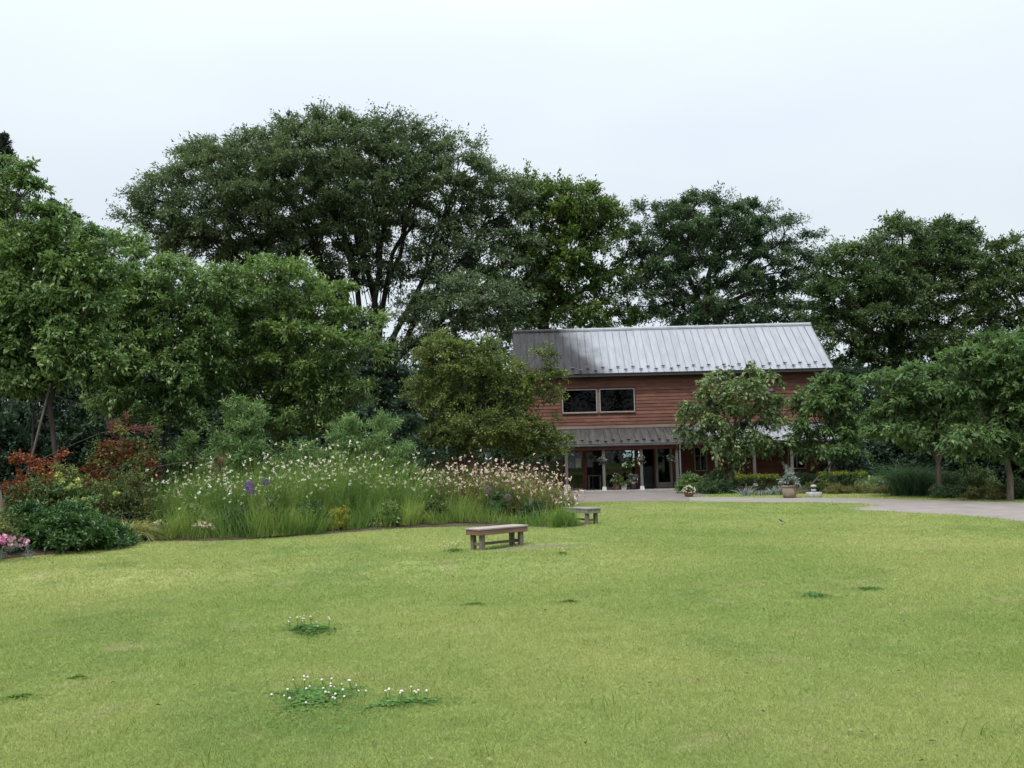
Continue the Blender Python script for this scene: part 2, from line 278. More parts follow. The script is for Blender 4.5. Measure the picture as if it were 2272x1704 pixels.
M['sedge'] = mat_leaf('variegated_sedge', (0.105, 0.125, 0.034), (0.240, 0.250, 0.085), (0.420, 0.405, 0.185), 0.3, 0.5, 0.2, 0.35, 2)
M['fountain'] = mat_leaf('fountain_grass', (0.020, 0.048, 0.022), (0.046, 0.092, 0.040), (0.110, 0.165, 0.075), 0.3, 0.5, 0.2, 0.35, 2, gain=1.3)
M['lilyb'] = mat_leaf('blue_green_blade', (0.050, 0.100, 0.065), (0.100, 0.170, 0.115), (0.185, 0.260, 0.190), 0.3, 0.4, 0.3, 0.3, 2)
M['clover'] = mat_leaf('clover_leaf', (0.035, 0.085, 0.018), (0.066, 0.135, 0.028), (0.110, 0.190, 0.045), 0.3, 0.55, 0.15, 0.3, 6, gain=1.3)
M['weed'] = mat_leaf('weed_leaf', (0.075, 0.140, 0.022), (0.120, 0.200, 0.032), (0.190, 0.265, 0.055), 0.3, 0.55, 0.15, 0.3, 6)
M['hosta'] = mat_leaf('hosta_leaf', (0.075, 0.120, 0.045), (0.190, 0.250, 0.100), (0.420, 0.460, 0.270), 0.3, 0.45, 0.3, 0.3, 3)
M['yellow'] = mat_leaf('yellow_leaf', (0.140, 0.140, 0.018), (0.270, 0.255, 0.034), (0.420, 0.380, 0.070), 0.3, 0.5, 0.2, 0.3, 3)
M['litter'] = mat_leaf('dry_leaf', (0.045, 0.035, 0.022), (0.110, 0.085, 0.050), (0.26, 0.22, 0.13), 0.1, 0.8, 0.1, 0.1, 3)
M['clover_f'] = mat_basic('clover_flower', (0.70, 0.67, 0.62), (0.46, 0.38, 0.34), 90, 0.9, 0.1)
M['black_f'] = mat_basic('black_feather', (0.02, 0.02, 0.022), (0.012, 0.012, 0.012), 20, 0.6, 0.3)
M['white_f'] = mat_basic('white_feather', (0.75, 0.74, 0.70), (0.62, 0.61, 0.58), 20, 0.7, 0.2)

# ------------------------------------------------------------------ building blocks
def tag(o, label=None, cat=None, group=None, kind=None):
    if label: o['label'] = label
    if cat: o['category'] = cat
    if group: o['group'] = group
    if kind: o['kind'] = kind
    return o
def thing(name, label, cat, loc=(0, 0, 0), rz=0.0, group=None):
    o = bpy.data.objects.new(name, None); col.objects.link(o)
    o.location = tuple(float(v) for v in loc); o.rotation_euler = (0, 0, rz); o.empty_display_size = 0.2
    return tag(o, label, cat, group)
def link_mesh(name, me, mat, parent=None, loc=(0, 0, 0)):
    o = bpy.data.objects.new(name, me); col.objects.link(o)
    if mat and not me.materials: me.materials.append(mat)
    if parent: o.parent = parent
    o.location = loc
    return o
class MB:
    def __init__(s): s.v = []; s.f = []
    def add(s, vs, fs):
        k = len(s.v); s.v += [tuple(float(c) for c in v) for v in vs]; s.f += [tuple(i + k for i in f) for f in fs]; return s
    def box(s, a, b):
        (x0, y0, z0), (x1, y1, z1) = a, b
        return s.add([(x0, y0, z0), (x1, y0, z0), (x1, y1, z0), (x0, y1, z0), (x0, y0, z1), (x1, y0, z1), (x1, y1, z1), (x0, y1, z1)],
                     [(0, 3, 2, 1), (4, 5, 6, 7), (0, 1, 5, 4), (1, 2, 6, 5), (2, 3, 7, 6), (3, 0, 4, 7)])
    def bbox(s, a, b, e=0.006):             # box with chamfered edges
        (x0, y0, z0), (x1, y1, z1) = a, b
        vs = []; idx = {}
        for i, x in enumerate((x0, x1)):
            for j, y in enumerate((y0, y1)):
                for k, z in enumerate((z0, z1)):
                    sx, sy, sz = (1, -1)[i], (1, -1)[j], (1, -1)[k]
                    idx[i, j, k] = (len(vs), len(vs) + 1, len(vs) + 2)
                    vs += [(x, y + sy * e, z + sz * e), (x + sx * e, y, z + sz * e), (x + sx * e, y + sy * e, z)]
        q = lambda i, j, k, a_: idx[i, j, k][a_]
        fs = [(q(0,0,0,0), q(0,0,1,0), q(0,1,1,0), q(0,1,0,0)), (q(1,0,0,0), q(1,1,0,0), q(1,1,1,0), q(1,0,1,0)),
              (q(0,0,0,1), q(1,0,0,1), q(1,0,1,1), q(0,0,1,1)), (q(0,1,0,1), q(0,1,1,1), q(1,1,1,1), q(1,1,0,1)),
              (q(0,0,0,2), q(0,1,0,2), q(1,1,0,2), q(1,0,0,2)), (q(0,0,1,2), q(1,0,1,2), q(1,1,1,2), q(0,1,1,2))]
        for i in (0, 1):
            for j in (0, 1): fs.append((q(i,j,0,0), q(i,j,0,1), q(i,j,1,1), q(i,j,1,0)))
        for i in (0, 1):
            for k in (0, 1): fs.append((q(i,0,k,0), q(i,0,k,2), q(i,1,k,2), q(i,1,k,0)))
        for j in (0, 1):
            for k in (0, 1): fs.append((q(0,j,k,1), q(0,j,k,2), q(1,j,k,2), q(1,j,k,1)))
        for i in (0, 1):
            for j in (0, 1):
                for k in (0, 1): fs.append(idx[i, j, k])
        return s.add(vs, fs)
    def tube(s, pts, rad, n=6, cap=True):
        pts = np.asarray(pts, float); k = len(pts)
        rad = np.full(k, rad) if np.isscalar(rad) else np.asarray(rad, float)
        tg = np.gradient(pts, axis=0); tg /= np.linalg.norm(tg, axis=1)[:, None] + 1e-9
        ref = np.array((0.0, 0.0, 1.0)) if abs(tg[0][2]) < 0.9 else np.array((1.0, 0.0, 0.0))
        an = np.arange(n) * 2 * math.pi / n
        vs = []
        u = np.cross(tg[0], ref); u /= np.linalg.norm(u)
        for i in range(k):
            u = u - tg[i] * u.dot(tg[i]); u /= np.linalg.norm(u) + 1e-9; w = np.cross(tg[i], u)
            vs += list(pts[i] + rad[i] * (np.cos(an)[:, None] * u + np.sin(an)[:, None] * w))
        fs = [(i * n + j, i * n + (j + 1) % n, (i + 1) * n + (j + 1) % n, (i + 1) * n + j) for i in range(k - 1) for j in range(n)]
        if cap: fs += [tuple(range(n))[::-1], tuple((k - 1) * n + j for j in range(n))]
        return s.add(vs, fs)
    def lathe(s, prof, n=20, c=(0, 0, 0)):
        vs = [(c[0] + r * math.cos(2 * math.pi * j / n), c[1] + r * math.sin(2 * math.pi * j / n), c[2] + z) for r, z in prof for j in range(n)]
        k = len(prof)
        fs = [(i * n + j, i * n + (j + 1) % n, (i + 1) * n + (j + 1) % n, (i + 1) * n + j) for i in range(k - 1) for j in range(n)]
        fs += [tuple(range(n))[::-1], tuple((k - 1) * n + j for j in range(n))]
        return s.add(vs, fs)
    def mesh(s, name, smooth=False, org=(0, 0, 0)):
        me = bpy.data.meshes.new(name)
        me.from_pydata((np.asarray(s.v) - np.asarray(org)).tolist(), [], s.f); me.update()
        if smooth: me.polygons.foreach_set('use_smooth', np.ones(len(me.polygons), bool))
        return me
    def build(s, name, mat, parent=None, smooth=False, org=(0, 0, 0)):
        return link_mesh(name, s.mesh(name, smooth, org), mat, parent)
def quads_obj(name, V, var, mat, parent=None, org=(0, 0, 0), kind=None, tri=False):
    """V: (n,4,3) quads -> one mesh with a per-face random 'v'"""
    V = np.asarray(V, np.float32).reshape(-1, 4, 3); n = len(V); q = 4
    if tri: V = np.stack([V[:, 0] * 0.55 + V[:, 1] * 0.45, V[:, 2], V[:, 3]], 1); q = 3
    me = bpy.data.meshes.new(name)
    me.vertices.add(n * q); me.vertices.foreach_set('co', (V - np.asarray(org, np.float32)).reshape(-1))
    me.loops.add(n * q); me.loops.foreach_set('vertex_index', np.arange(n * q, dtype=np.int32))
    me.polygons.add(n); me.polygons.foreach_set('loop_start', np.arange(0, n * q, q, dtype=np.int32))
    me.update(calc_edges=True)
    at = me.attributes.new('v', 'FLOAT', 'FACE'); at.data.foreach_set('value', np.asarray(var, np.float32))
    o = link_mesh(name, me, mat, parent)
    if kind: o['kind'] = kind
    return o
def nrm(a): return a / (np.linalg.norm(a, axis=-1, keepdims=True) + 1e-9)
def leaf_quads(pos, axis, nor, ln, wd, fold=0.12):
    axis = nrm(axis); side = nrm(np.cross(axis, nor)); nn = np.cross(side, axis)
    ln = ln[:, None]; wd = wd[:, None]
    mid = pos + axis * ln * 0.45 + nn * ln * fold
    return np.stack([pos, mid + side * wd * 0.5, pos + axis * ln, mid - side * wd * 0.5], 1)
def ribbon_quads(base, d, length, width, bend, segs=3, sidevec=None):
    """narrow blades that start at base, leave along d and bow over by 'bend' toward the ground"""
    n = len(base); d = nrm(d)
    hor = d.copy(); hor[:, 2] = 0; hor = nrm(hor + rng.normal(0, 1e-3, (n, 3)) * (1, 1, 0))
    side = np.cross(hor, (0, 0, 1.0)) if sidevec is None else sidevec
    side = nrm(side)
    P = [base]; w = [width]
    t = np.linspace(0, 1, segs + 1)[1:]
    for k in t:
        p = base + d * (length * k)[:, None] + hor * (length * bend * 0.5 * k * k)[:, None]
        p[:, 2] -= length * bend * 0.85 * k ** 2.2
        P.append(p); w.append(width * (1 - k) ** 0.7 + width * 0.08)
    Q = []
    for i in range(segs):
        a, b = P[i], P[i + 1]; wa, wb = w[i][:, None] / 2, w[i + 1][:, None] / 2
        Q.append(np.stack([a - side * wa, a + side * wa, b + side * wb, b - side * wb], 1))
    return np.stack(Q, 1).reshape(-1, 4, 3), P
def on_sphere(n): return nrm(rng.normal(size=(n, 3)))

# ------------------------------------------------------------------ trees
def clumps_in(ells, n, D, depth_k=0.75, shell=0.5, mind=0.75, R_=1.0, holes=(), zmin=0.3, dmax=9e9, hollow=0.0):
    """points spread through a crown made of several rounded masses (given by where they show and their distance)"""
    E = []
    for e in ells:
        cx, cy, rx, ry = e[:4]; dd = D + (e[4] if len(e) > 4 else 0.0)
        sh = 0.62 * R_; a_, b_ = rx / pxm(dd), ry / pxm(dd)
        E.append((W(cx, cy, dd), max(a_ - sh, a_ * 0.35), max(b_ - sh, b_ * 0.35), max(a_ * depth_k - sh * 0.6, a_ * 0.3)))
    wts = np.array([(a * b) for _, a, b, _ in E]); wts = wts / wts.sum()
    pts = []; tries = 0
    H = [(np.array((h[0], h[1])), h[2], h[3]) for h in holes]
    while len(pts) < n and tries < n * 60:
        tries += 1
        i = rng.choice(len(E), p=wts); c, a, b, dk = E[i]
        d = on_sphere(1)[0]; r = rng.random() ** (shell / 1.5) * (1.0 if rng.random() > 0.05 else 1.08)
        p = c + d * r * np.array((a, min(dk, dmax), b))
        if p[2] < zmin: continue
        if hollow and any(np.sum(((p - c2) / (a2, min(d2, dmax), b2)) ** 2) < hollow * hollow for c2, a2, b2, d2 in E): continue
        if H:
            q = p - np.array((0, 0, CAM_H)); v = Vector(q); z = v.dot(fw)
            sx, sy = PW / 2 + F * v.dot(rt2) / z, PH / 2 - F * v.dot(up2) / z
            if any(((sx - h[0][0]) / h[1]) ** 2 + ((sy - h[0][1]) / h[2]) ** 2 < 1 for h in H): continue
        md = mind * R_ * (1.0 if tries < n * 25 else 0.7)
        if pts and np.min(np.linalg.norm(np.asarray(pts) - p, axis=1)) < md: continue
        pts.append(p)
    return np.asarray(pts)
def grow(mb, start, sdir, pts, r_tip, n=6, level=0, spread=0.42):
    """one limb carries all of pts: it runs part of the way to their middle, then divides"""
    k = len(pts)
    rad = r_tip * k ** 0.47
    cen = pts.mean(0)
    if k == 1:
        end = pts[0]
        mid = (start + end) / 2 + sdir * np.linalg.norm(end - start) * 0.18
        mb.tube([start, mid, end], [rad, rad * 0.8, rad * 0.45], 5 if level < 5 else 4, False); return
    L_ = np.linalg.norm(cen - start)
    frac = spread if k > 3 else 0.55
    node = start + (cen - start) * frac + sdir * L_ * 0.10 + rng.normal(0, 0.035 * L_, 3)
    mid = (start + node) / 2 + sdir * np.linalg.norm(node - start) * 0.12 + rng.normal(0, 0.03 * L_, 3)
    nd = nrm((node - mid)[None])[0]
    # split by direction seen from the node, along the widest spread
    v = nrm(pts - node)
    u, s_, vt = np.linalg.svd(v - v.mean(0), full_matrices=False)
    pr = (v - v.mean(0)) @ vt[0]
    A = pr < np.median(pr)
    if A.all() or not A.any(): A = np.arange(k) % 2 == 0
    r1 = r_tip * max(A.sum(), (~A).sum()) ** 0.47
    sides = 8 if rad > 0.09 else (6 if rad > 0.04 else 5)
    mb.tube([start, mid, node], [rad, (rad + r1) / 2 * 1.0, r1 * 1.05], sides, False)
    grow(mb, node, nd, pts[A], r_tip, n, level + 1, spread); grow(mb, node, nd, pts[~A], r_tip, n, level + 1, spread)
def foliage(C, Rc, twigs, lpt, ln, wd, flat=0.6, up_=0.25, outward=0.35, droop=0.15, jit=0.13, leafdown=0.15, upn=0.8, mb=None, rtw=0.008, center=None):
    n = len(C); Rc = np.full(n, Rc) if np.isscalar(Rc) else Rc
    ce = C.mean(0) if center is None else center
    o = nrm(C - ce)[:, None, :] * outward
    d = rng.normal(size=(n, twigs, 3)); d[..., 2] *= flat; d = nrm(d); d = d + o; d[..., 2] += up_; d = nrm(d)
    ln_t = Rc[:, None] * rng.uniform(0.55, 1.15, (n, twigs))
    if mb is not None:
        for i in range(n):
            for j in range(0, twigs, 2):
                a = C[i]; b = a + d[i, j] * ln_t[i, j]; b = b - np.array((0, 0, droop * ln_t[i, j]))
                mb.tube([a, (a + b) / 2 + d[i, j] * 0.02, b], [rtw * 1.6, rtw, rtw * 0.4], 3, False)
    t = (np.arange(lpt) + 0.5) / lpt * 0.85 + 0.18
    t = np.clip(t[None, None] + rng.normal(0, 0.06, (n, twigs, lpt)), 0.02, 1.1)
    p = C[:, None, None] + d[:, :, None] * (ln_t[:, :, None] * t)[..., None]
    p[..., 2] -= droop * ln_t[:, :, None] * t * t
    p += rng.normal(size=p.shape) * (jit * Rc)[:, None, None, None]
    p = p.reshape(-1, 3); ax = np.repeat(d[:, :, None], lpt, 2).reshape(-1, 3) * 0.7 + rng.normal(0, 0.6, (len(p), 3)); ax[:, 2] -= leafdown
    no = rng.normal(0, 0.42, (len(p), 3)); no[:, 2] += upn
    s = rng.uniform(0.65, 1.3, len(p)) * np.repeat(rng.uniform(0.8, 1.2, n), twigs * lpt)
    V = leaf_quads(p, ax, no, ln * s, wd * s)
    tone = np.repeat(rng.normal(0, 0.10, n), twigs * lpt) + np.repeat(rng.normal(0, 0.06, n * twigs), lpt)
    return V, np.clip(rng.random(len(p)) + tone, 0, 1)
def tree(name, label, ells, D, base, fork, n, Rc, twigs, lpt, ln, wd, leaf, bark='bark_dark', group=None, r_tip=0.02, trunk_r=None, depth_k=0.75, shell=0.5,
         mind=0.75, holes=(), flat=0.6, up_=0.25, droop=0.15, outward=0.35, leafdown=0.15, upn=0.8, rtw=0.008, jit=0.09, forks=None, cat='tree', zmin=0.3, extra_stems=(), tri=False, hollow=0.0):
    base = np.asarray(base, float); base[2] = float(hgt(base[0], base[1])) if base[2] == 0 else base[2]
    t = thing(name, label, cat, base, 0, group)
    C = clumps_in(ells, n, D, depth_k, shell, mind, Rc, holes, zmin, 9e9, hollow)
    k = len(C)
    mb = MB()
    fk = np.asarray(fork, float)
    tr = trunk_r or r_tip * k ** 0.47 * 1.15
    b0 = base - np.array((0, 0, 0.15))
    md = (b0 + fk) / 2 + np.array((rng.normal(0, 0.04), rng.normal(0, 0.04), 0)) * np.linalg.norm(fk - b0)
    mb.tube([b0, b0 + (md - b0) * 0.12, md, fk], [tr * 1.45, tr * 1.12, tr * 1.0, tr * 0.92], 10, False)
    sdir = nrm((fk - md)[None])[0]
    if forks:                                # several limbs that leave the fork at once
        v = nrm(C - fk); ang = np.arctan2(v[:, 0], v[:, 2]); o = np.argsort(ang)
        for ch in np.array_split(o, forks):
            if len(ch): grow(mb, fk, sdir, C[ch], r_tip)
    else: grow(mb, fk, sdir, C, r_tip)
    for a_, b_ in extra_stems: mb.tube([a_, (np.asarray(a_) + b_) / 2 + rng.normal(0, 0.05, 3), b_], [tr * 0.55, tr * 0.5, tr * 0.4], 7, False)
    V, var = foliage(C, Rc * rng.uniform(0.6, 1.3, k), twigs, lpt, ln, wd, flat, up_, outward, droop, jit, leafdown, upn, mb, rtw)
    mb.build('trunk', M[bark], t, True, base)
    quads_obj('crown', V, var, M[leaf], t, base, None, tri)
    return t
def shrub(name, label, px, py_top, py_base, half, D, leaf, n, Rc, twigs, lpt, ln, wd, cat='shrub', group=None, depth=None, bark='bark_dark', flat=0.8, up_=0.35, droop=0.1,
          upn=0.6, stem=True, square=1.0, top_leaf=None, leafdown=0.1, jit=0.15):
    """a bush: leaf clumps through a dome that stands on the ground, on a handful of stems"""
    c = W(px, py_base, D); top = W(px, py_top, D); zb = float(hgt(c[0], D)) + bed_z(c[0], D); H = max(0.15, top[2] - zb); hw = half / pxm(D)
    base = np.array((c[0], D, zb)); dp = depth or hw * 0.8
    t = thing(name, label, cat, base, 0, group)
    d = on_sphere(n * 3); d[:, 2] = np.abs(d[:, 2]); r = rng.random(n * 3) ** 0.45
    P = d * r[:, None]
    if square != 1.0: P = np.sign(P) * np.abs(P) ** square
    P = P[:n] * np.array((hw, dp, max(0.05, H - Rc * 0.6)))
    C = P + base + np.array((0, 0, Rc * 0.25))
    if stem:
        mb = MB()
        for i in range(min(n, 14)):
            e = C[i * n // min(n, 14)]; b = base + np.array((rng.normal(0, hw * 0.12), rng.normal(0, dp * 0.12), -0.05))
            mb.tube([b, (b + e) / 2 + np.array((0, 0, H * 0.08)), e], [0.022 * H ** 0.6, 0.015 * H ** 0.6, 0.006], 5, False)
        mb.build('stems', M[bark], t, True, base)
    V, var = foliage(C, Rc * rng.uniform(0.75, 1.25, n), twigs, lpt, ln, wd, flat, up_, 0.4, droop, jit, leafdown, upn, None, center=base)
    quads_obj('foliage', V, var, M[leaf], t, base)
    return t, base, H, hw, dp

# ------------------------------------------------------------------ ground
BED = np.array([(-16, 11.5), (-10.6, 14.2), (-9.0, 15.7), (-8.2, 16.7), (-7.75, 18.7), (-6.3, 18.9), (-4.5, 19.9), (-2.9, 20.7), (-1.1, 21.0), (0.2, 20.9), (0.9, 20.2), (1.35, 19.9), (1.62, 20.3), (1.3, 20.9), (1.5, 21.9),
                (1.7, 25.0), (1.5, 30.0), (1.0, 40.0), (0.5, 90.0), (-90.0, 90.0), (-90.0, 11.5)])
def poly_sd(P, x, y):
    """signed distance to a closed outline, positive inside"""
    x = np.asarray(x, float); y = np.asarray(y, float); d = np.full(x.shape, 1e9); ins = np.zeros(x.shape, bool)
    n = len(P)
    for i in range(n):
        (ax, ay), (bx, by) = P[i], P[(i + 1) % n]
        ex, ey = bx - ax, by - ay; t = np.clip(((x - ax) * ex + (y - ay) * ey) / (ex * ex + ey * ey + 1e-12), 0, 1)
        d = np.minimum(d, np.hypot(x - ax - t * ex, y - ay - t * ey))
        c = ((ay > y) != (by > y)) & (x < (bx - ax) * (y - ay) / (by - ay + 1e-12) + ax); ins ^= c
    return np.where(ins, d, -d)
BED2 = np.array([(9.0, 34.9), (10.5, 34.4), (12.3, 33.9), (13.6, 33.6), (14.5, 32.9), (16.0, 31.6), (16.9, 30.6), (18.5, 29.2), (20.5, 27.6), (23, 26), (80, 20), (90, 95), (16.0, 95), (15.7, 41), (9.0, 40.6)])
def bed_z(x, y):
    s = poly_sd(BED, x, y); a = 0.04 + 0.30 * sstep(0, 2.5, s)
    s2 = poly_sd(BED2, x, y); b = 0.04 + 0.10 * sstep(0, 1.0, s2)
    return float(np.where(s > 0, a, np.where(s2 > 0, b, 0.0)))
def grid_mesh(name, xs, ys, zf):
    X, Y = np.meshgrid(xs, ys); Z = zf(X, Y); nx, ny = len(xs), len(ys)
    v = np.stack([X, Y, Z], -1).reshape(-1, 3)
    i = np.arange(nx * ny).reshape(ny, nx)
    f = np.stack([i[:-1, :-1], i[:-1, 1:], i[1:, 1:], i[1:, :-1]], -1).reshape(-1, 4)
    me = bpy.data.meshes.new(name); me.from_pydata(v.tolist(), [], f.tolist()); me.update()
    me.polygons.foreach_set('use_smooth', np.ones(len(me.polygons), bool)); return me
xs = np.concatenate([[-900, -300, -120, -60], np.arange(-34, 34.1, 0.4), [60, 120, 300, 900]])
ys = np.concatenate([[-300, -60, -15], np.arange(-4, 42.1, 0.4), [60, 100, 300, 1500]])
tag(link_mesh('lawn', grid_mesh('lawn', xs, ys, hgt), M['lawn']), kind='structure')
def bed_surface(P, amp, w):
    def f(x, y):
        s = poly_sd(P, x, y)
        return hgt(x, y) + np.where(s > 0, 0.04 + amp * sstep(0, w, s), np.maximum(-0.25, s * 0.5)) + 0.015 * np.sin(7 * x) * np.sin(6.1 * y)
    return f
tag(link_mesh('garden_bed_soil', grid_mesh('garden_bed_soil', np.arange(-60, 2.6, 0.3), np.concatenate([np.arange(10.5, 45, 0.3), [60, 95]]), bed_surface(BED, 0.30, 2.5)), M['soil']), kind='structure')
tag(link_mesh('border_soil', grid_mesh('border_soil', np.arange(8.4, 70, 0.3), np.concatenate([np.arange(20, 48, 0.3), [60, 95]]), bed_surface(BED2, 0.10, 1.0)), M['soil']), kind='structure')
def sheet(name, pts, z, mat, edge=0.0):
    """flat sheet from an outline, smoothed and subdivided along its edge"""
    P = np.asarray(pts, float)
    mb = MB(); n = len(P)
    vs = [(p[0], p[1], z) for p in P] + [(p[0], p[1], -0.05) for p in P]
    mb.add(vs, [tuple(range(n))] + [(i, i + n, (i + 1) % n + n, (i + 1) % n) for i in range(n)])
    return tag(mb.build(name, mat), kind='structure')
def gp(*pp): return [tuple(G(x, y)[:2]) for x, y in pp]
# gravel path: far edge left to right, then near edge back (with the tongue of grass between its two arms)
path_pts = gp((1530, 1102.5), (1640, 1104), (1735, 1104.5), (1827, 1104.5), (1920, 1106), (2011, 1108.5), (2120, 1111), (2272, 1115), (2420, 1119), (2600, 1123)) + \
    gp((2600, 1215), (2420, 1182), (2272, 1158), (2200, 1149), (2121, 1142), (2060, 1140), (2011, 1137.5), (1950, 1134), (1905, 1132), (1885, 1130.8), (1880, 1129.5), (1890, 1127.5), (1915, 1125), (1940, 1122.6), (1950, 1121),
       (1925, 1119), (1890, 1117), (1850, 1115.8), (1780, 1115), (1717, 1114.6), (1600, 1113.6), (1530, 1112.8))
sheet('path', path_pts, 0.004, M['path'])
fore = gp((1530, 1112.8), (1460, 1112.5), (1380, 1113), (1300, 1113.5), (1240, 1114)) + [(0.6, 31.2), (0.6, 42.3), (7.45, 42.3), (7.45, 40.2), (7.9, 38.8), (8.4, 36.5)] + gp((1530, 1102.5),)
sheet('forecourt', fore, 0.008, M['pave'])
# patch of worn earth beside the bench, carried on beneath it as painted shadow
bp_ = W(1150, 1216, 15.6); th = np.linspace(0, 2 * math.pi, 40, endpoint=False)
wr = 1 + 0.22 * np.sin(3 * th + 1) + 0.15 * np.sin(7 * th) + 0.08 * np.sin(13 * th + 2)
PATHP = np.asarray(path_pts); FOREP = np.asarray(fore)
WORN_SHADE = np.stack([0.22 + 0.88 * wr * np.cos(th), 15.70 + 0.36 * wr * np.sin(th) + 0.16 * np.cos(th)], 1)
mbw = MB(); mbw.add([(x, y, float(hgt(x, y)) + 0.006) for x, y in WORN_SHADE] + [(0.22, 15.70, float(hgt(0.22, 15.70)) + 0.008)], [(i, (i + 1) % 40, 40) for i in range(40)])
tag(mbw.build('worn_ground_bench_shade', M['bare'], None, True), kind='structure')

# mown grass: many small tufts scattered over the lawn, thinner and wider farther off
def tuft_mesh(name, nb, rad, h):
    b = np.zeros((nb, 3)); r = rad * np.sqrt(rng.random(nb)); a = rng.random(nb) * 6.283
    b[:, 0] = r * np.cos(a); b[:, 1] = r * np.sin(a); b[:, 2] = -0.004
    d = rng.normal(0, 0.55, (nb, 3)); d[:, 2] = 1.0
    sv = nrm(np.stack([np.cos(a * 3), np.sin(a * 3), np.zeros(nb)], 1))
    V, _ = ribbon_quads(b, d, h * rng.uniform(0.5, 1.25, nb), np.full(nb, 0.0042), rng.uniform(0.1, 0.8, nb), 2, sv)
    return V, np.repeat(rng.random(nb), 2)
tufts = []
for k in range(3):
    V, var = tuft_mesh('tuft', 70, 0.11, 0.034)
    o = quads_obj('grass_tuft', V, var, M['blade']); col.objects.unlink(o); tufts.append(o)
nu, nv_ = 330, 190
uu, vv_ = np.meshgrid(np.arange(nu), np.arange(nv_)); npt = uu.size
uu = (uu.ravel() + rng.random(npt)) / nu; vv_ = (vv_.ravel() + 0.5 * (uu * nu).astype(int) % 2 + rng.random(npt)) / nv_
yy = 2.6 * (44 / 2.6) ** np.clip(uu, 0, 1); xx = (np.clip(vv_, 0, 1) * 1.6 - 0.8) * (yy + 1.5)
ok = (poly_sd(BED, xx, yy) < -0.05) & (poly_sd(PATHP, xx, yy) < rng.uniform(-0.06, 0.10, npt)) & (poly_sd(FOREP, xx, yy) < -0.02) & (poly_sd(BED2, xx, yy) < 0) & (poly_sd(WORN_SHADE, xx, yy) < rng.uniform(-0.1, 0.5, npt) - 0.25) & (yy < 41)
xx, yy = xx[ok], yy[ok]
gm = bpy.data.meshes.new('lawn_grass'); gm.from_pydata(np.stack([xx, yy, hgt(xx, yy)], 1).tolist(), [], [])
s = np.clip((yy / 6.5) ** 0.85, 0.75, 3.4)
zsc = np.clip(s ** 0.35, 0.8, 1.35) * rng.uniform(0.75, 1.25, len(yy)) * (1 + 0.9 * (rng.random(len(yy)) < 0.02))
scl = np.stack([s, s, zsc], 1).astype(np.float32)
at = gm.attributes.new('scl', 'FLOAT_VECTOR', 'POINT'); at.data.foreach_set('vector', scl.reshape(-1))
at = gm.attributes.new('rot', 'FLOAT', 'POINT'); at.data.foreach_set('value', rng.uniform(0, 6.283, len(yy)).astype(np.float32))
at = gm.attributes.new('pick', 'INT', 'POINT'); at.data.foreach_set('value', rng.integers(0, 3, len(yy)).astype(np.int32))
go = tag(link_mesh('lawn_grass', gm, None), 'short mown yellow-green grass of the lawn', 'grass', kind='stuff')
ng = bpy.data.node_groups.new('scatter_grass', 'GeometryNodeTree')
ng.interface.new_socket('Geometry', in_out='INPUT', socket_type='NodeSocketGeometry'); ng.interface.new_socket('Geometry', in_out='OUTPUT', socket_type='NodeSocketGeometry')
gi = ng.nodes.new('NodeGroupInput'); gout = ng.nodes.new('NodeGroupOutput'); iop = ng.nodes.new('GeometryNodeInstanceOnPoints')
jn = ng.nodes.new('GeometryNodeJoinGeometry')
for o in tufts:
    oi = ng.nodes.new('GeometryNodeObjectInfo'); oi.inputs['Object'].default_value = o; oi.inputs['As Instance'].default_value = True
    ng.links.new(oi.outputs['Geometry'], jn.inputs['Geometry'])
def nattr(nm, ty):
    a = ng.nodes.new('GeometryNodeInputNamedAttribute'); a.data_type = ty; a.inputs['Name'].default_value = nm; return a
a1 = nattr('scl', 'FLOAT_VECTOR'); a2 = nattr('rot', 'FLOAT'); a3 = nattr('pick', 'INT'); cx = ng.nodes.new('ShaderNodeCombineXYZ')
ng.links.new(a2.outputs['Attribute'], cx.inputs['Z']); ng.links.new(gi.outputs[0], iop.inputs['Points']); ng.links.new(jn.outputs[0], iop.inputs['Instance'])
iop.inputs['Pick Instance'].default_value = True
ng.links.new(a3.outputs['Attribute'], iop.inputs['Instance Index']); ng.links.new(cx.outputs[0], iop.inputs['Rotation']); ng.links.new(a1.outputs['Attribute'], iop.inputs['Scale'])
ng.links.new(iop.outputs[0], gout.inputs[0])
md_ = go.modifiers.new('scatter', 'NODES'); md_.node_group = ng

# dry leaves and longer sprigs here and there on the lawn
n = 420; yl = 4 * (30 / 4) ** rng.random(n); xl = rng.uniform(-0.7, 0.7, n) * yl
ok = (poly_sd(BED, xl, yl) < -0.1) & (poly_sd(PATHP, xl, yl) < -0.1) & (poly_sd(BED2, xl, yl) < 0); xl, yl = xl[ok], yl[ok]; n = len(xl)
a = on_sphere(n) * (1, 1, 0.2); V = leaf_quads(np.stack([xl, yl, hgt(xl, yl) + 0.028], 1), a, rng.normal(0, 0.3, (n, 3)) + (0, 0, 1), rng.uniform(0.02, 0.05, n), rng.uniform(0.012, 0.03, n), 0.15)
tag(quads_obj('fallen_leaves', V, rng.random(n), M['litter'], None, (0, 0, 0), 'stuff'), 'small dry brown leaves scattered over the lawn', 'leaves')
n = 1500; k0 = rng.integers(0, 160, n); cxl = rng.uniform(-0.62, 0.62, 160); cyl = 4.2 * (22 / 4.2) ** rng.random(160)
yl = cyl[k0] + rng.normal(0, 0.07, n); xl = (cxl * cyl)[k0] + rng.normal(0, 0.10, n); ok = (poly_sd(BED, xl, yl) < -0.1) & (poly_sd(PATHP, xl, yl) < -0.1); xl, yl = xl[ok], yl[ok]; n = len(xl)
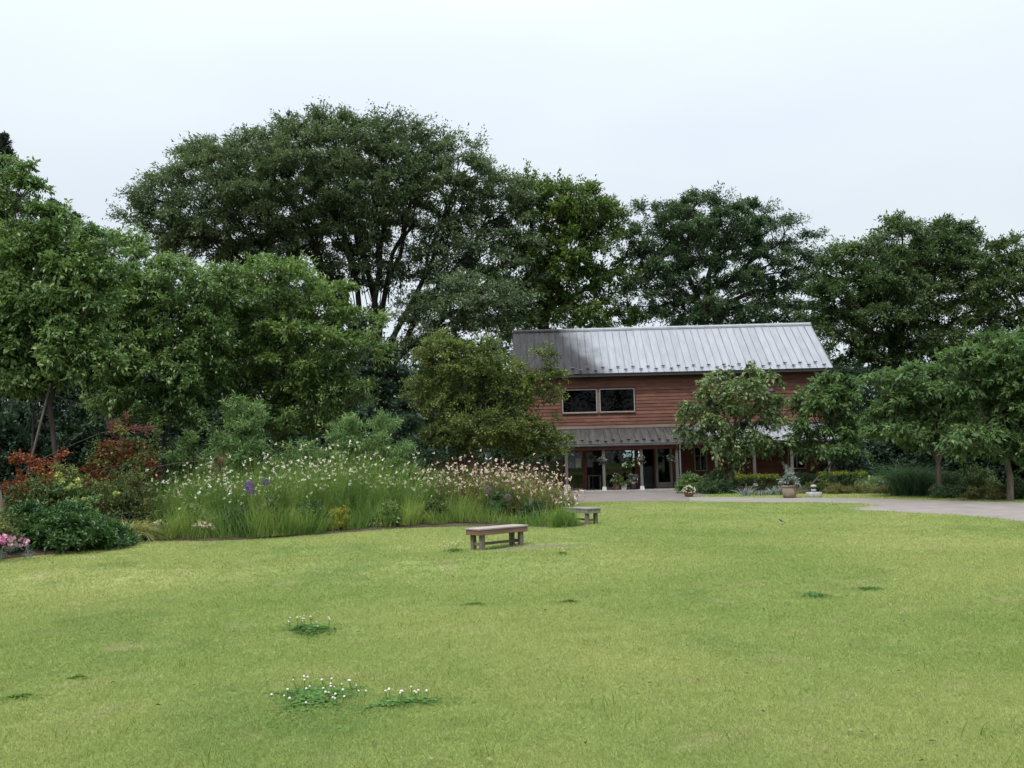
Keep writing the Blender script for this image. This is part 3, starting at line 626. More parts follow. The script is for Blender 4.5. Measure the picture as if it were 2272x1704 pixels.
V, _ = ribbon_quads(np.stack([xl, yl, hgt(xl, yl)], 1), rng.normal(0, 0.5, (n, 3)) * (1, 1, 0) + (0, 0, 1), rng.uniform(0.05, 0.12, n), np.full(n, 0.006), rng.uniform(0.1, 0.6, n), 3, nrm(on_sphere(n) * (1, 1, 0)))
tag(quads_obj('lawn_weeds', V, np.repeat(rng.random(n), 3), M['weed'], None, (0, 0, 0), 'stuff'), 'longer darker grass sprigs scattered in the lawn', 'grass')

# ------------------------------------------------------------------ the red-brown building
BLD = thing('garden_building', 'two-storey red-brown wooden building with a light grey metal roof', 'building', (7.76, 42.6, 0), R(-1.5))
XL, XR = -7.3, 6.9                            # wall ends
EAVE_Y, EAVE_Z, RID_Y, RID_Z = -0.5, 5.48, 2.6, 8.0
BACK_Y = 5.2
def part(name, mb, mat, parent=BLD, smooth=False): return mb.build(name, M[mat] if isinstance(mat, str) else mat, parent, smooth)
# shell
wall = part('wall', MB().box((XL, 0.06, 2.75), (-5.40, 0.16, 5.75)).box((-5.40, 0.06, 2.75), (-1.95, 0.16, 3.68)).box((-5.40, 0.06, 4.80), (-1.95, 0.16, 5.75)).box((-1.95, 0.06, 2.75), (XR, 0.16, 5.75)), 'siding')
for x0, x1 in ((XL - 0.1, XL - 0.003), (XR + 0.003, XR + 0.1)):   # gable ends and back wall
    mb = MB(); mb.add([(x, y, z) for x in (x0, x1) for y, z in ((0.0, 0), (BACK_Y, 0), (BACK_Y, 5.82), (RID_Y, 7.9), (0.0, 5.82))],
           [(0, 1, 2, 3, 4), (9, 8, 7, 6, 5)] + [(i, i + 5, (i + 1) % 5 + 5, (i + 1) % 5) for i in range(5)])
    part('gable_wall', mb, 'siding')
part('back_wall', MB().box((XL, BACK_Y - 0.12, 0.0), (-2.2, BACK_Y, 5.8)).box((-1.2, BACK_Y - 0.12, 0.0), (XR, BACK_Y, 5.8)).box((-2.2, BACK_Y - 0.12, 0.0), (-1.2, BACK_Y, 1.0)).box((-2.2, BACK_Y - 0.12, 1.9), (-1.2, BACK_Y, 5.8)), 'room')
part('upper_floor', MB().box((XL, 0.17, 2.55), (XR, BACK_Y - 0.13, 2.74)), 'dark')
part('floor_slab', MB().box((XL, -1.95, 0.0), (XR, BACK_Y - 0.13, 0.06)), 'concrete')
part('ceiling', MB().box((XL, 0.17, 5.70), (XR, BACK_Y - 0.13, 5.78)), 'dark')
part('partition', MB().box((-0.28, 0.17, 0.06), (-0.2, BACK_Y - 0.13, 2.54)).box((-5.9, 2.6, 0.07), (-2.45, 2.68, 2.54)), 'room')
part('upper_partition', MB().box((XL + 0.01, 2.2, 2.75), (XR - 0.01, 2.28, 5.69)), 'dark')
# siding boards of the upper wall, each overlapping the one below
nb = 16; z0, z1 = 2.93, 5.52; bh = (z1 - z0) / nb
def board(x0, x1, zb, mat, h=bh, y=0.06, yo=0.022):
    if x1 - x0 > 4.2:                         # laid in lengths with butt joints
        c = x0 + rng.uniform(2.0, min(4.0, x1 - x0 - 1.0)); board(x0, c - 0.002, zb, mat, h, y, yo); board(c + 0.002, x1, zb, mat, h, y, yo); return
    jog = rng.uniform(-0.002, 0.002)
    mbx = MB().add([(x, yy_, zz) for x in (x0, x1) for yy_, zz in ((y - yo - 0.012 + jog, zb), (y - 0.001, zb), (y - 0.001, zb + h), (y - 0.008, zb + h))],
                   [(0, 1, 2, 3), (7, 6, 5, 4)] + [(i, i + 4, (i + 1) % 4 + 4, (i + 1) % 4) for i in range(4)])
    return part('siding_board', mbx, mat, wall)
for i in range(nb):
    zb = z0 + i * bh; mt = 'siding_grey' if i == 0 else 'siding'
    if zb + bh > 3.67 and zb < 4.81:
        board(XL, -5.46, zb, mt); board(-1.90, XR, zb, mt)
        if zb < 3.66 : board(-5.46, -1.90, zb, mt, 3.66 - zb)
        if zb + bh > 4.84: board(-5.46, -1.90, 4.84, mt, zb + bh - 4.84)
    else: board(XL, XR, zb, mt)
part('flashing', MB().box((XL, -0.02, 2.87), (XR, 0.02, 2.928)), 'roof_low')
# the pair of upstairs windows
for x0, x1 in ((-5.40, -3.745), (-3.625, -1.96)):
    w = part('window', MB().bbox((x0, -0.02, 3.68), (x0 + 0.042, 0.09, 4.80), 0.004).bbox((x1 - 0.042, -0.02, 3.68), (x1, 0.09, 4.80), 0.004)
             .bbox((x0 + 0.043, -0.02, 3.68), (x1 - 0.043, 0.09, 3.722), 0.004).bbox((x0 + 0.043, -0.02, 4.758), (x1 - 0.043, 0.09, 4.80), 0.004), 'frame')
    part('pane', MB().box((x0 + 0.043, 0.045, 3.723), (x1 - 0.043, 0.052, 4.757)), 'dglass', w)
    part('sill', MB().bbox((x0 - 0.02, -0.05, 3.64), (x1 + 0.02, 0.03, 3.676), 0.004), 'siding_grey', w)
part('window_post', MB().box((-3.744, 0.0, 3.68), (-3.626, 0.09, 4.80)), 'siding_grey')
# main roof: standing-seam panels front and back, seams, ridge cap, fascia
RX0, RX1 = -7.72, 7.25
npan = 42; pw = (RX1 - RX0) / npan
sl = math.hypot(RID_Y - EAVE_Y, RID_Z - EAVE_Z); ang = math.atan2(RID_Z - EAVE_Z, RID_Y - EAVE_Y)
pan = MB().box((0.004, 0, 0), (pw - 0.004, sl, 0.02)).mesh('roof_panel'); pan.materials.append(M['roof'])
seam = MB().box((-0.009, 0.0, 0.004), (0.009, sl - 0.05, 0.045)).mesh('seam'); seam.materials.append(M['seam'])
gd = MB().box((-0.011, -0.08, 0.03), (0.011, 0.05, 0.055)).box((-0.085, -0.012, 0.056), (0.085, 0.004, 0.112)).box((-0.085, -0.05, 0.1125), (0.085, 0.004, 0.119)).mesh('snow_guard'); gd.materials.append(M['darkmetal'])
roof = part('roof', MB().add([(RX0 + 0.02, EAVE_Y + 0.03, EAVE_Z - 0.06), (RX1 - 0.02, EAVE_Y + 0.03, EAVE_Z - 0.06), (RX1 - 0.02, RID_Y, RID_Z - 0.06), (RX0 + 0.02, RID_Y, RID_Z - 0.06),
                              (RX0 + 0.02, EAVE_Y + 0.03, EAVE_Z - 0.012), (RX1 - 0.02, EAVE_Y + 0.03, EAVE_Z - 0.012), (RX1 - 0.02, RID_Y, RID_Z - 0.012), (RX0 + 0.02, RID_Y, RID_Z - 0.012),
                              (RX0 + 0.02, 2 * RID_Y - EAVE_Y, EAVE_Z - 0.06), (RX1 - 0.02, 2 * RID_Y - EAVE_Y, EAVE_Z - 0.06), (RX0 + 0.02, 2 * RID_Y - EAVE_Y, EAVE_Z - 0.012), (RX1 - 0.02, 2 * RID_Y - EAVE_Y, EAVE_Z - 0.012)],
                             [(0, 3, 2, 1), (4, 5, 6, 7), (0, 1, 5, 4), (3, 8, 9, 2), (7, 6, 11, 10), (8, 10, 11, 9), (0, 4, 7, 3), (1, 2, 6, 5), (3, 7, 10, 8), (2, 9, 11, 6)]), 'darkmetal')
for i in range(npan + 1):
    x = RX0 + i * pw
    if i < npan:
        for back in (0, 1):
            o = link_mesh('roof_panel', pan, None, roof, (x, EAVE_Y, EAVE_Z) if not back else (x + pw, 2 * RID_Y - EAVE_Y, EAVE_Z))
            o.rotation_euler = (ang + rng.normal(0, 0.0006), rng.normal(0, 0.006), 0) if not back else (ang, 0, math.pi)
    o = link_mesh('seam', seam, None, roof, (x, EAVE_Y, EAVE_Z + 0.002)); o.rotation_euler = (ang, 0, 0)
    if 0 < i < npan:
        dd = 0.20 if i % 2 else 0.42
        o = link_mesh('snow_guard', gd, None, roof, (x, EAVE_Y + dd * math.cos(ang), EAVE_Z + dd * math.sin(ang) + 0.002)); o.rotation_euler = (ang, 0, 0)
part('ridge_cap', MB().add([(x, RID_Y + dy, RID_Z + dz) for x in (RX0 - 0.01, RX1 + 0.01) for dy, dz in ((-0.16, -0.07), (-0.15, 0.02), (0, 0.10), (0.15, 0.02), (0.16, -0.07), (0, 0.055))],
                           [(0, 1, 2, 5), (2, 3, 4, 5), (11, 8, 7, 6), (11, 10, 9, 8)] + [(i, i + 6, (i + 1) % 6 + 6, (i + 1) % 6) for i in range(6)]), 'roof', roof)
part('fascia', MB().box((RX0 + 0.03, EAVE_Y + 0.045, EAVE_Z - 0.13), (RX1 - 0.03, EAVE_Y + 0.075, EAVE_Z - 0.062)), 'darkmetal', roof)
# veranda roof
VY, VZ, VT = -1.92, 2.14, 2.86
VX0, VX1 = -7.4, 7.0
vsl = math.hypot(-0.02 - VY, VT - VZ); vang = math.atan2(VT - VZ, -0.02 - VY)
nv = 41; vw = (VX1 - VX0) / nv
vpan = MB().box((0.004, 0, 0), (vw - 0.004, vsl, 0.018)).mesh('roof_panel'); vpan.materials.append(M['roof_low'])
vseam = MB().box((-0.008, 0.0, 0.004), (0.008, vsl - 0.02, 0.038)).mesh('seam'); vseam.materials.append(M['seam_low'])
vroof = part('veranda_roof', MB().add([(x, y, z + d) for d in (-0.07, -0.012) for x, y, z in ((VX0 + 0.02, VY + 0.02, VZ), (VX1 - 0.02, VY + 0.02, VZ), (VX1 - 0.02, -0.021, VT), (VX0 + 0.02, -0.021, VT))],
                                      [(0, 3, 2, 1), (4, 5, 6, 7), (0, 1, 5, 4), (1, 2, 6, 5), (2, 3, 7, 6), (3, 0, 4, 7)]), 'jamb')
for i in range(nv + 1):
    x = VX0 + i * vw
    if i < nv:
        o = link_mesh('roof_panel', vpan, None, vroof, (x, VY, VZ)); o.rotation_euler = (vang, 0, 0)
    o = link_mesh('seam', vseam, None, vroof, (x, VY, VZ + 0.002)); o.rotation_euler = (vang, 0, 0)
    if 0 < i < nv:
        dd = 0.16 if i % 2 else 0.34
        o = link_mesh('snow_guard', gd, None, vroof, (x, VY + dd * math.cos(vang), VZ + dd * math.sin(vang) + 0.002)); o.rotation_euler = (vang, 0, 0)
mb = MB(); th = np.linspace(0, math.pi, 9)      # half-round gutter
prof = [(VY - 0.065 - 0.065 * math.cos(a), VZ - 0.01 - 0.085 * math.sin(a)) for a in th] + [(VY - 0.065 + 0.055 * math.cos(a), VZ - 0.01 - 0.073 * math.sin(a)) for a in th]
k = len(prof)
mb.add([(x, y, z) for x in (VX0, VX1) for y, z in prof], [(i, (i + 1) % k, (i + 1) % k + k, i + k) for i in range(k)] + [tuple(range(k))[::-1], tuple(range(k, 2 * k))])
part('gutter', mb, 'gutter', vroof)
part('header_beam', MB().bbox((VX0 + 0.1, VY + 0.12, VZ - 0.26), (VX1 - 0.1, VY + 0.24, VZ - 0.075), 0.006), 'jamb')
part('downpipe', MB().tube([(-0.22, VY - 0.065, VZ - 0.09), (-0.22, VY - 0.05, VZ - 0.22), (-0.22, VY + 0.02, VZ - 0.34), (-0.22, VY + 0.02, 0.02)], 0.037, 8), 'gutter')
PY = VY + 0.18
for x in (-7.0, -5.33, -3.65, -1.95, -0.35, 1.42, 3.12, 4.8, 6.47):
    p = part('post', MB().bbox((x - 0.062, PY - 0.062, 0.24), (x + 0.062, PY + 0.062, VZ - 0.262), 0.008), 'greywood')
    b1, b2 = 0.11, 0.075
    part('post_foot', MB().add([(x - b1, PY - b1, 0.012), (x + b1, PY - b1, 0.012), (x + b1, PY + b1, 0.012), (x - b1, PY + b1, 0.012), (x - b2, PY - b2, 0.238), (x + b2, PY - b2, 0.238), (x + b2, PY + b2, 0.238), (x - b2, PY + b2, 0.238)],
                               [(0, 3, 2, 1), (4, 5, 6, 7), (0, 1, 5, 4), (1, 2, 6, 5), (2, 3, 7, 6), (3, 0, 4, 7)]), 'white', p)
# ground-floor front: glazed shop front, then boarded wall with two windows
part('lintel', MB().box((XL, -0.01, 2.06), (-0.2, 0.10, 2.80)), 'jamb')
for x0, x1 in ((-4.52, -4.32), (-3.60, -3.46), (-2.06, -1.88), (-1.16, -1.08), (-0.30, -0.18), (XL, XL + 0.12), (-6.3, -6.2), (-5.42, -5.34)):
    part('jamb', MB().bbox((x0, -0.02, 0.062), (x1, 0.10, 2.058), 0.005), 'jamb')
for x0, x1 in ((XL + 0.122, -6.302), (-6.198, -5.422), (-5.338, -4.522), (-3.458, -2.062)):
    w = part('shop_window', MB().bbox((x0, 0.0, 0.062), (x1, 0.08, 0.14), 0.004).bbox((x0, 0.0, 1.98), (x1, 0.08, 2.056), 0.004), 'doorframe')
    part('pane', MB().box((x0, 0.04, 0.142), (x1, 0.047, 1.978)), 'glass', w)
d = part('glass_door', MB().bbox((-1.075, -0.01, 0.07), (-0.975, 0.05, 2.05), 0.004).bbox((-0.405, -0.01, 0.07), (-0.305, 0.05, 2.05), 0.004)
         .bbox((-0.974, -0.01, 0.07), (-0.406, 0.05, 0.33), 0.004).bbox((-0.974, -0.01, 1.95), (-0.406, 0.05, 2.05), 0.004), 'doorframe')
part('pane', MB().box((-0.974, 0.017, 0.332), (-0.406, 0.024, 1.948)), 'glass', d)
part('handle', MB().tube([(-1.02, -0.012, 0.95), (-1.02, -0.06, 0.97), (-1.02, -0.06, 1.13), (-1.02, -0.012, 1.15)], 0.012, 6), 'frame', d)
wins = ((0.79, 1.30, 0.86, 1.95), (5.16, 5.90, 0.86, 1.98))
lw = part('ground_wall', MB().box((-0.178, 0.08, 0.062), (0.78, 0.18, 2.8)).box((1.31, 0.08, 0.062), (5.15, 0.18, 2.8)).box((5.91, 0.08, 0.062), (XR, 0.18, 2.8))
          .box((0.78, 0.08, 0.062), (1.31, 0.18, 0.85)).box((0.78, 0.08, 1.96), (1.31, 0.18, 2.8)).box((5.15, 0.08, 0.062), (5.91, 0.18, 0.85)).box((5.15, 0.08, 1.99), (5.91, 0.18, 2.8)), 'siding_low')
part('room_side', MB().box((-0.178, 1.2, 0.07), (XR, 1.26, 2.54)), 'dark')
for i in range(13):
    zb = 0.08 + i * 0.19; seg = []
    cuts = [-0.176, XR]
    for x0, x1, a, b in wins:
        if zb + 0.19 > a - 0.05 and zb < b + 0.05: cuts[-1:] = [x0 - 0.06, x1 + 0.06, XR]
    for a, b in zip(cuts[0::2], cuts[1::2]):
        mbx = MB().add([(x, y_, z_) for x in (a, b) for y_, z_ in ((0.045, zb), (0.079, zb), (0.079, zb + 0.19), (0.071, zb + 0.19))],
                       [(0, 1, 2, 3), (7, 6, 5, 4)] + [(q, q + 4, (q + 1) % 4 + 4, (q + 1) % 4) for q in range(4)])
        part('siding_board', mbx, 'siding_low', lw)
for x0, x1, a, b in wins:
    w = part('window', MB().bbox((x0 - 0.05, 0.02, a - 0.05), (x0, 0.15, b + 0.05), 0.004).bbox((x1, 0.02, a - 0.05), (x1 + 0.05, 0.15, b + 0.05), 0.004)
             .bbox((x0 + 0.001, 0.02, a - 0.05), (x1 - 0.001, 0.15, a), 0.004).bbox((x0 + 0.001, 0.02, b), (x1 - 0.001, 0.15, b + 0.05), 0.004)
             .bbox(((x0 + x1) / 2 - 0.02, 0.05, a + 0.001), ((x0 + x1) / 2 + 0.02, 0.12, b - 0.001), 0.004).bbox((x0 + 0.001, 0.055, (a + b) / 2 + 0.1), ((x0 + x1) / 2 - 0.021, 0.11, (a + b) / 2 + 0.135), 0.003)
             .bbox(((x0 + x1) / 2 + 0.021, 0.055, (a + b) / 2 + 0.1), (x1 - 0.001, 0.11, (a + b) / 2 + 0.135), 0.003), 'frame')
    part('pane', MB().box((x0 + 0.001, 0.126, a + 0.001), (x1 - 0.001, 0.132, b - 0.001)), 'dglass', w)
# stove flue standing up through the veranda roof
fl = part('stove_flue', MB().tube([(4.3, -0.75, 2.5), (4.3, -0.75, 4.05)], 0.13, 14), 'gutter', BLD, True)
part('flue_cap', MB().lathe([(0.20, 4.42), (0.21, 4.45), (0.10, 4.53), (0.02, 4.56)], 14, (4.3, -0.75, 0)).lathe([(0.17, 4.055), (0.17, 4.12), (0.15, 4.13)], 14, (4.3, -0.75, 0))
     .tube([(4.18, -0.75, 4.1), (4.18, -0.75, 4.43)], 0.018, 5).tube([(4.42, -0.75, 4.1), (4.42, -0.75, 4.43)], 0.018, 5).tube([(4.3, -0.87, 4.1), (4.3, -0.87, 4.43)], 0.018, 5).tube([(4.3, -0.63, 4.1), (4.3, -0.63, 4.43)], 0.018, 5), 'darkmetal', fl)
bm4 = Matrix.Translation((7.76, 42.6, 0)) @ Matrix.Rotation(R(-1.5), 4, 'Z')
def BL(x, y, z): return np.array(bm4 @ Vector((x, y, z)))
# things inside and on the veranda
def box_thing(name, label, cat, c, rz, pieces, group=None):
    t = thing(name, label, cat, c, rz, group)
    for nm, mb_, mt in pieces: mb_.build(nm, M[mt], t)
    return t
leg = lambda x, y, h: MB().bbox((x - 0.025, y - 0.025, 0), (x + 0.025, y + 0.025, h), 0.003)
box_thing('side_table', 'small pale table standing in the open doorway', 'table', BL(-3.95, 0.55, 0.06), R(-1.5),
          [('table_top', MB().bbox((-0.32, -0.25, 0.62), (0.32, 0.25, 0.66), 0.005), 'doorframe')] + [('leg', leg(x, y, 0.619), 'frame') for x in (-0.27, 0.27) for y in (-0.2, 0.2)])
box_thing('display_cabinet', 'grey shelf cabinet seen through the open door', 'cabinet', BL(-1.5, 1.3, 0.06), R(-1.5),
          [('body', MB().box((-0.42, 0.18, 0), (0.42, 0.2, 1.0)).box((-0.42, -0.2, 0), (-0.40, 0.179, 1.0)).box((0.40, -0.2, 0), (0.42, 0.179, 1.0)), 'greycab')] + [('shelf', MB().box((-0.399, -0.2, z), (0.399, 0.178, z + 0.03)), 'greycab') for z in (0.03, 0.48, 0.97)])
box_thing('notice_board', 'pale notice board behind the doorway opening', 'notice board', BL(-4.18, 0.35, 0.06), R(-1.5),
          [('panel', MB().bbox((-0.17, 0.0, 1.05), (0.17, 0.03, 1.78), 0.004), 'greycab'), ('leg', MB().box((-0.15, 0.005, 0), (-0.12, 0.025, 1.049)), 'darkmetal'), ('leg', MB().box((0.12, 0.005, 0), (0.15, 0.025, 1.049)), 'darkmetal')] +
          [('paper', MB().box((x0, -0.004, z0_), (x0 + 0.12, -0.001, z0_ + 0.17)), 'frame') for x0, z0_ in ((-0.14, 1.55), (0.02, 1.55), (-0.14, 1.32), (0.02, 1.30), (-0.14, 1.1))])
box_thing('display_shelf', 'low pale shelf behind the big shop window', 'shelf', BL(-2.75, 0.7, 0.06), R(-1.5),
          [('shelf_board', MB().bbox((-0.62, -0.2, 0.36), (0.62, 0.2, 0.40), 0.004), 'frame'), ('shelf_board', MB().bbox((-0.62, -0.2, 0.95), (0.62, 0.2, 0.98), 0.004), 'doorframe')] +
          [('leg', leg(x, y, 0.949), 'doorframe') for x in (-0.65, 0.65) for y in (-0.16, 0.16)])
box_thing('orange_basket', 'orange cloth-lined basket low behind the shop window', 'basket', BL(-3.3, 0.4, 0.06), R(-1.5),
          [('body', MB().lathe([(0.14, 0.0), (0.2, 0.28), (0.18, 0.28), (0.13, 0.03)], 14), 'orange'), ('rim', MB().lathe([(0.2, 0.281), (0.215, 0.30), (0.2, 0.32), (0.185, 0.30)], 14), 'terracotta')])
for i, (x, z, lb) in enumerate(((-4.72, 1.32, 'white poster in the shop window left of the doorway'), (-5.05, 1.30, 'grey-green poster in the shop window beside the white one'))):
    t = link_mesh('poster', MB().box((-0.13 - 0.04 * i, -0.002, -0.22), (0.13 + 0.04 * i, 0.0, 0.22)).mesh('poster'), M['white' if i == 0 else 'greycab'], None, tuple(BL(x, 0.036, z))); t.rotation_euler = (0, 0, R(-1.5)); tag(t, lb, 'poster')

def pot_profile(r, h, lip=0.03): return [(r * 0.62, 0), (r * 0.80, h * 0.25), (r * 0.96, h * 0.62), (r * 0.98, h * 0.84), (r * 1.06, h * 0.86), (r * 1.06, h), (r * 0.92, h), (r * 0.90, h * 0.86)]
def bouquet(c, r, h, n, ln, wd, leaf, parent, org, name='foliage', flat=0.9, up_=0.4):
    d = on_sphere(n); d[:, 2] = np.abs(d[:, 2]); C = c + d * (rng.random(n) ** 0.5)[:, None] * np.array((r, r, h))
    V, var = foliage(C, min(r, h) * 0.45, 7, 5, ln, wd, flat, up_, 0.5, 0.1, 0.15, center=c)
    return quads_obj(name, V, var, M[leaf], parent, org)
def florets(pts, size, leaf, parent, org, name='flowers', per=4):
    pts = np.repeat(np.asarray(pts), per, 0); n = len(pts)
    ax = on_sphere(n); no = on_sphere(n); no[:, 1] -= 0.6
    V = leaf_quads(pts, ax, no, size * rng.uniform(0.7, 1.2, n), size * rng.uniform(0.6, 0.9, n), 0.05)
    return quads_obj(name, V, rng.random(n), M[leaf], parent, org, 'stuff')
def potted(name, label, loc, r, h, fr, fh, leaf, potm, flower=None, nf=0, group=None, n=16, ln=0.08, wd=0.04):
    t = thing(name, label, 'potted plant', loc, 0, group); l = np.asarray(loc, float)
    pt = MB().lathe(pot_profile(r, h), 22).build('pot', M[potm], t, True)
    bouquet(l + np.array((0, 0, h * 0.85)), fr, fh, n, ln, wd, leaf, t, l)
    if flower:
        d = on_sphere(nf); d[:, 2] = np.abs(d[:, 2]); florets(l + np.array((0, 0, h * 0.9)) + d * np.array((fr * 1.15, fr * 1.15, fh * 1.2)), 0.05, flower, t, l)
    return t
potted('potted_flowers', 'leafy pot on the veranda floor just beside the white-footed post', BL(-3.05, -1.2, 0.06), 0.17, 0.26, 0.28, 0.45, 'weeping', 'terracotta', 'petal', 25)
potted('potted_flowers', 'silvery plant in a dark pot in front of the second veranda post', BL(-2.3, -1.15, 0.06), 0.16, 0.25, 0.26, 0.48, 'silver', 'darkmetal', 'petal', 15)
t = potted('potted_flowers', 'bushy green plant in a square white pot on the veranda', BL(-2.75, -1.45, 0.06), 0.11, 0.20, 0.26, 0.38, 'olive', 'terracotta', 'yellow', 10)
bpy.data.objects.remove(t.children[0]); MB().add([(x * s_, y * s_, z) for z, s_ in ((0.0, 0.9), (0.27, 1.12), (0.27, 1.0), (0.2, 1.0)) for x, y in ((-0.11, -0.11), (0.11, -0.11), (0.11, 0.11), (-0.11, 0.11))],
    [(3, 2, 1, 0), (12, 13, 14, 15)] + [(k * 4 + i, k * 4 + (i + 1) % 4, k * 4 + 4 + (i + 1) % 4, k * 4 + 4 + i) for k in range(3) for i in range(4)]).build('pot', M['white'], t)
ZH = VZ - 0.26
for i, (x, lb, lf, fl_) in enumerate(((-3.72, 'hanging basket of pale flowers at the veranda post left of the big shop window', 'silver', 'petal'), (-1.95, 'trailing silvery hanging basket at the second veranda post', 'silver', 'petal'),
                                 (-0.62, 'dark leafy hanging basket with white flowers beside the downpipe', 'dkgreen', 'petal'), (-4.1, 'small green hanging basket in front of the doorway', 'young', 'petal'),
                                 (-2.75, 'hanging basket in the middle of the big shop window', 'silver', None))):
    c = BL(x, PY - 0.02 if i not in (3, 4) else PY + 0.5, 1.42 + (0.08 if i == 3 else 0)); t = thing('hanging_basket', lb, 'hanging basket', c, 0, 'baskets hung along the veranda')
    MB().lathe([(0.03, -0.16), (0.10, -0.13), (0.15, -0.03), (0.155, 0.0), (0.14, 0.0), (0.13, -0.03)], 14).build('bowl', M['darkmetal'], t, True)
    bouquet(c, 0.18, 0.17, 14, 0.06, 0.03, lf, t, c, up_=0.0)
    if fl_:
        d = on_sphere(12); florets(c + d * np.array((0.24, 0.24, 0.2)), 0.03, fl_, t, c)
    zt = ZH - c[2] + 0.0 if i not in (3, 4) else 2.3 - c[2]
    MB().tube([(0.14, 0, 0), (0, 0, 0.3), (0, 0, zt)], 0.004, 3).tube([(-0.14, 0, 0), (0, 0, 0.3)], 0.004, 3).tube([(0, 0.14, 0), (0, 0, 0.3)], 0.004, 3).build('hanger', M['darkmetal'], t)
c = BL(-5.35, -2.15, 0.008); t = thing('small_sign', 'small white sign low down at the end of the flower border', 'sign', c, R(-4))
MB().bbox((-0.13, -0.012, 0.10), (0.13, 0.012, 0.36), 0.003).build('board', M['white'], t); MB().box((-0.1, -0.008, 0), (-0.07, 0.008, 0.099)).box((0.07, -0.008, 0), (0.10, 0.008, 0.099)).build('stand', M['darkmetal'], t)

# ------------------------------------------------------------------ benches
def bench(label, front, axis, length, width, h, mt, group):
    """front: ground point below the near corner; axis: direction of the long side"""
    ax = np.array((axis[0], axis[1])); ax = ax / np.linalg.norm(ax); rz = math.atan2(ax[1], ax[0])
    zz = float(hgt(front[0], front[1]))
    t = thing('bench', label, 'bench', (front[0], front[1], zz), rz, group)
    top, red, lg = mt; s = 1 if (ax[0] > 0) else -1
    y0, y1 = (0, width) if s > 0 else (-width, 0)
    npk = 4; pwid = (width) / npk
    for i in range(npk):
        MB().bbox((-0.015, y0 + i * pwid + 0.003, h - 0.03), (length + 0.015, y0 + (i + 1) * pwid - 0.003, h + rng.uniform(-0.002, 0.002)), 0.004).build('top_board', M[top], t)
    a0, a1 = y0 + 0.012, y1 - 0.012
    for ya in (a0, a1 - 0.028): MB().bbox((0.0, ya, h - 0.115), (length, ya + 0.028, h - 0.032), 0.004).build('apron', M[red], t)
    for xa in (0.0, length - 0.028): MB().bbox((xa + 0.0005, a0 + 0.029, h - 0.115), (xa + 0.0275, a1 - 0.029, h - 0.032), 0.004).build('apron', M[red], t)
    for xl in (0.07, length - 0.15):
        for yl in (a0 + 0.03, a1 - 0.03 - 0.078):
            MB().bbox((xl, yl, -0.03), (xl + 0.078, yl + 0.078, h - 0.033), 0.005).build('leg', M[lg], t)
        MB().bbox((xl + 0.02, a0 + 0.109, 0.075), (xl + 0.058, a1 - 0.109, 0.125), 0.004).build('stretcher', M[lg], t)
    MB().bbox((0.13, (y0 + y1) / 2 - 0.02, 0.078), (length - 0.13 + 0.0, (y0 + y1) / 2 + 0.02, 0.122), 0.004).build('long_stretcher', M[lg], t)
    return t
bench('low wooden bench with pale top and reddish apron standing alone on the lawn', (-0.60, 15.42), (0.80, 0.70), 1.10, 0.40, 0.375, ('benchtop', 'benchred', 'benchleg'), 'wooden benches on the lawn')
bench('grey wooden bench half hidden by the end of the flower border', (1.62, 20.5), (-0.52, 0.86), 1.15, 0.40, 0.37, ('fbench', 'fbench', 'benchleg'), 'wooden benches on the lawn')

# ------------------------------------------------------------------ pots, bollard lamp and bird
l = W(1752, 1103, 31.4); l[2] = 0.0
t = thing('urn_planter', 'round clay pot of silver-leaved plants beside the path', 'potted plant', l)
MB().lathe([(0.17, 0), (0.20, 0.02), (0.24, 0.16), (0.245, 0.30), (0.23, 0.37), (0.26, 0.385), (0.265, 0.43), (0.235, 0.435), (0.21, 0.38), (0.20, 0.34)], 26).build('pot', M['clay'], t, True)
MB().lathe([(0.0, 0.36), (0.208, 0.375)], 20).build('soil', M['soil'], t)
bouquet(l + np.array((0, 0, 0.45)), 0.30, 0.34, 34, 0.10, 0.045, 'silver', t, l)
b_ = np.repeat((l + np.array((0, 0, 0.6)))[None], 60, 0) + rng.normal(0, 0.05, (60, 3)); V, P_ = ribbon_quads(b_, rng.normal(0, 0.16, (60, 3)) + (0, 0, 1), rng.uniform(0.3, 0.62, 60), np.full(60, 0.02), np.full(60, 0.1), 3)
quads_obj('spires', V, rng.random(180), M['silver'], t, l)
florets(np.concatenate([P_[-1][::3], P_[-2][::6]]), 0.035, 'silver', t, l)
l = W(1529, 1101, 34.0); l[2] = 0.008
potted('flower_bowl', 'small bowl of white flowers at the corner of the paving', l, 0.20, 0.18, 0.22, 0.20, 'dkgreen', 'terracotta', 'petal', 70, n=18, ln=0.06, wd=0.03)
l = W(1806, 1101, 31.7); l[2] = 0.0
t = thing('bollard_lamp', 'short grey bollard lamp on a round stone base by the path', 'lamp', l)
MB().lathe([(0.27, 0.0), (0.275, 0.02), (0.27, 0.15), (0.255, 0.165), (0.02, 0.17)], 26).build('stone_base', M['concrete'], t, True)
MB().lathe([(0.085, 0.165), (0.085, 0.27), (0.075, 0.275)], 18).build('column', M['concrete'], t, True)
MB().lathe([(0.07, 0.275), (0.07, 0.34)], 16).build('lens', M['darkmetal'], t, True)
MB().lathe([(0.10, 0.338), (0.105, 0.36), (0.08, 0.41), (0.03, 0.425)], 18).build('cap', M['concrete'], t, True)
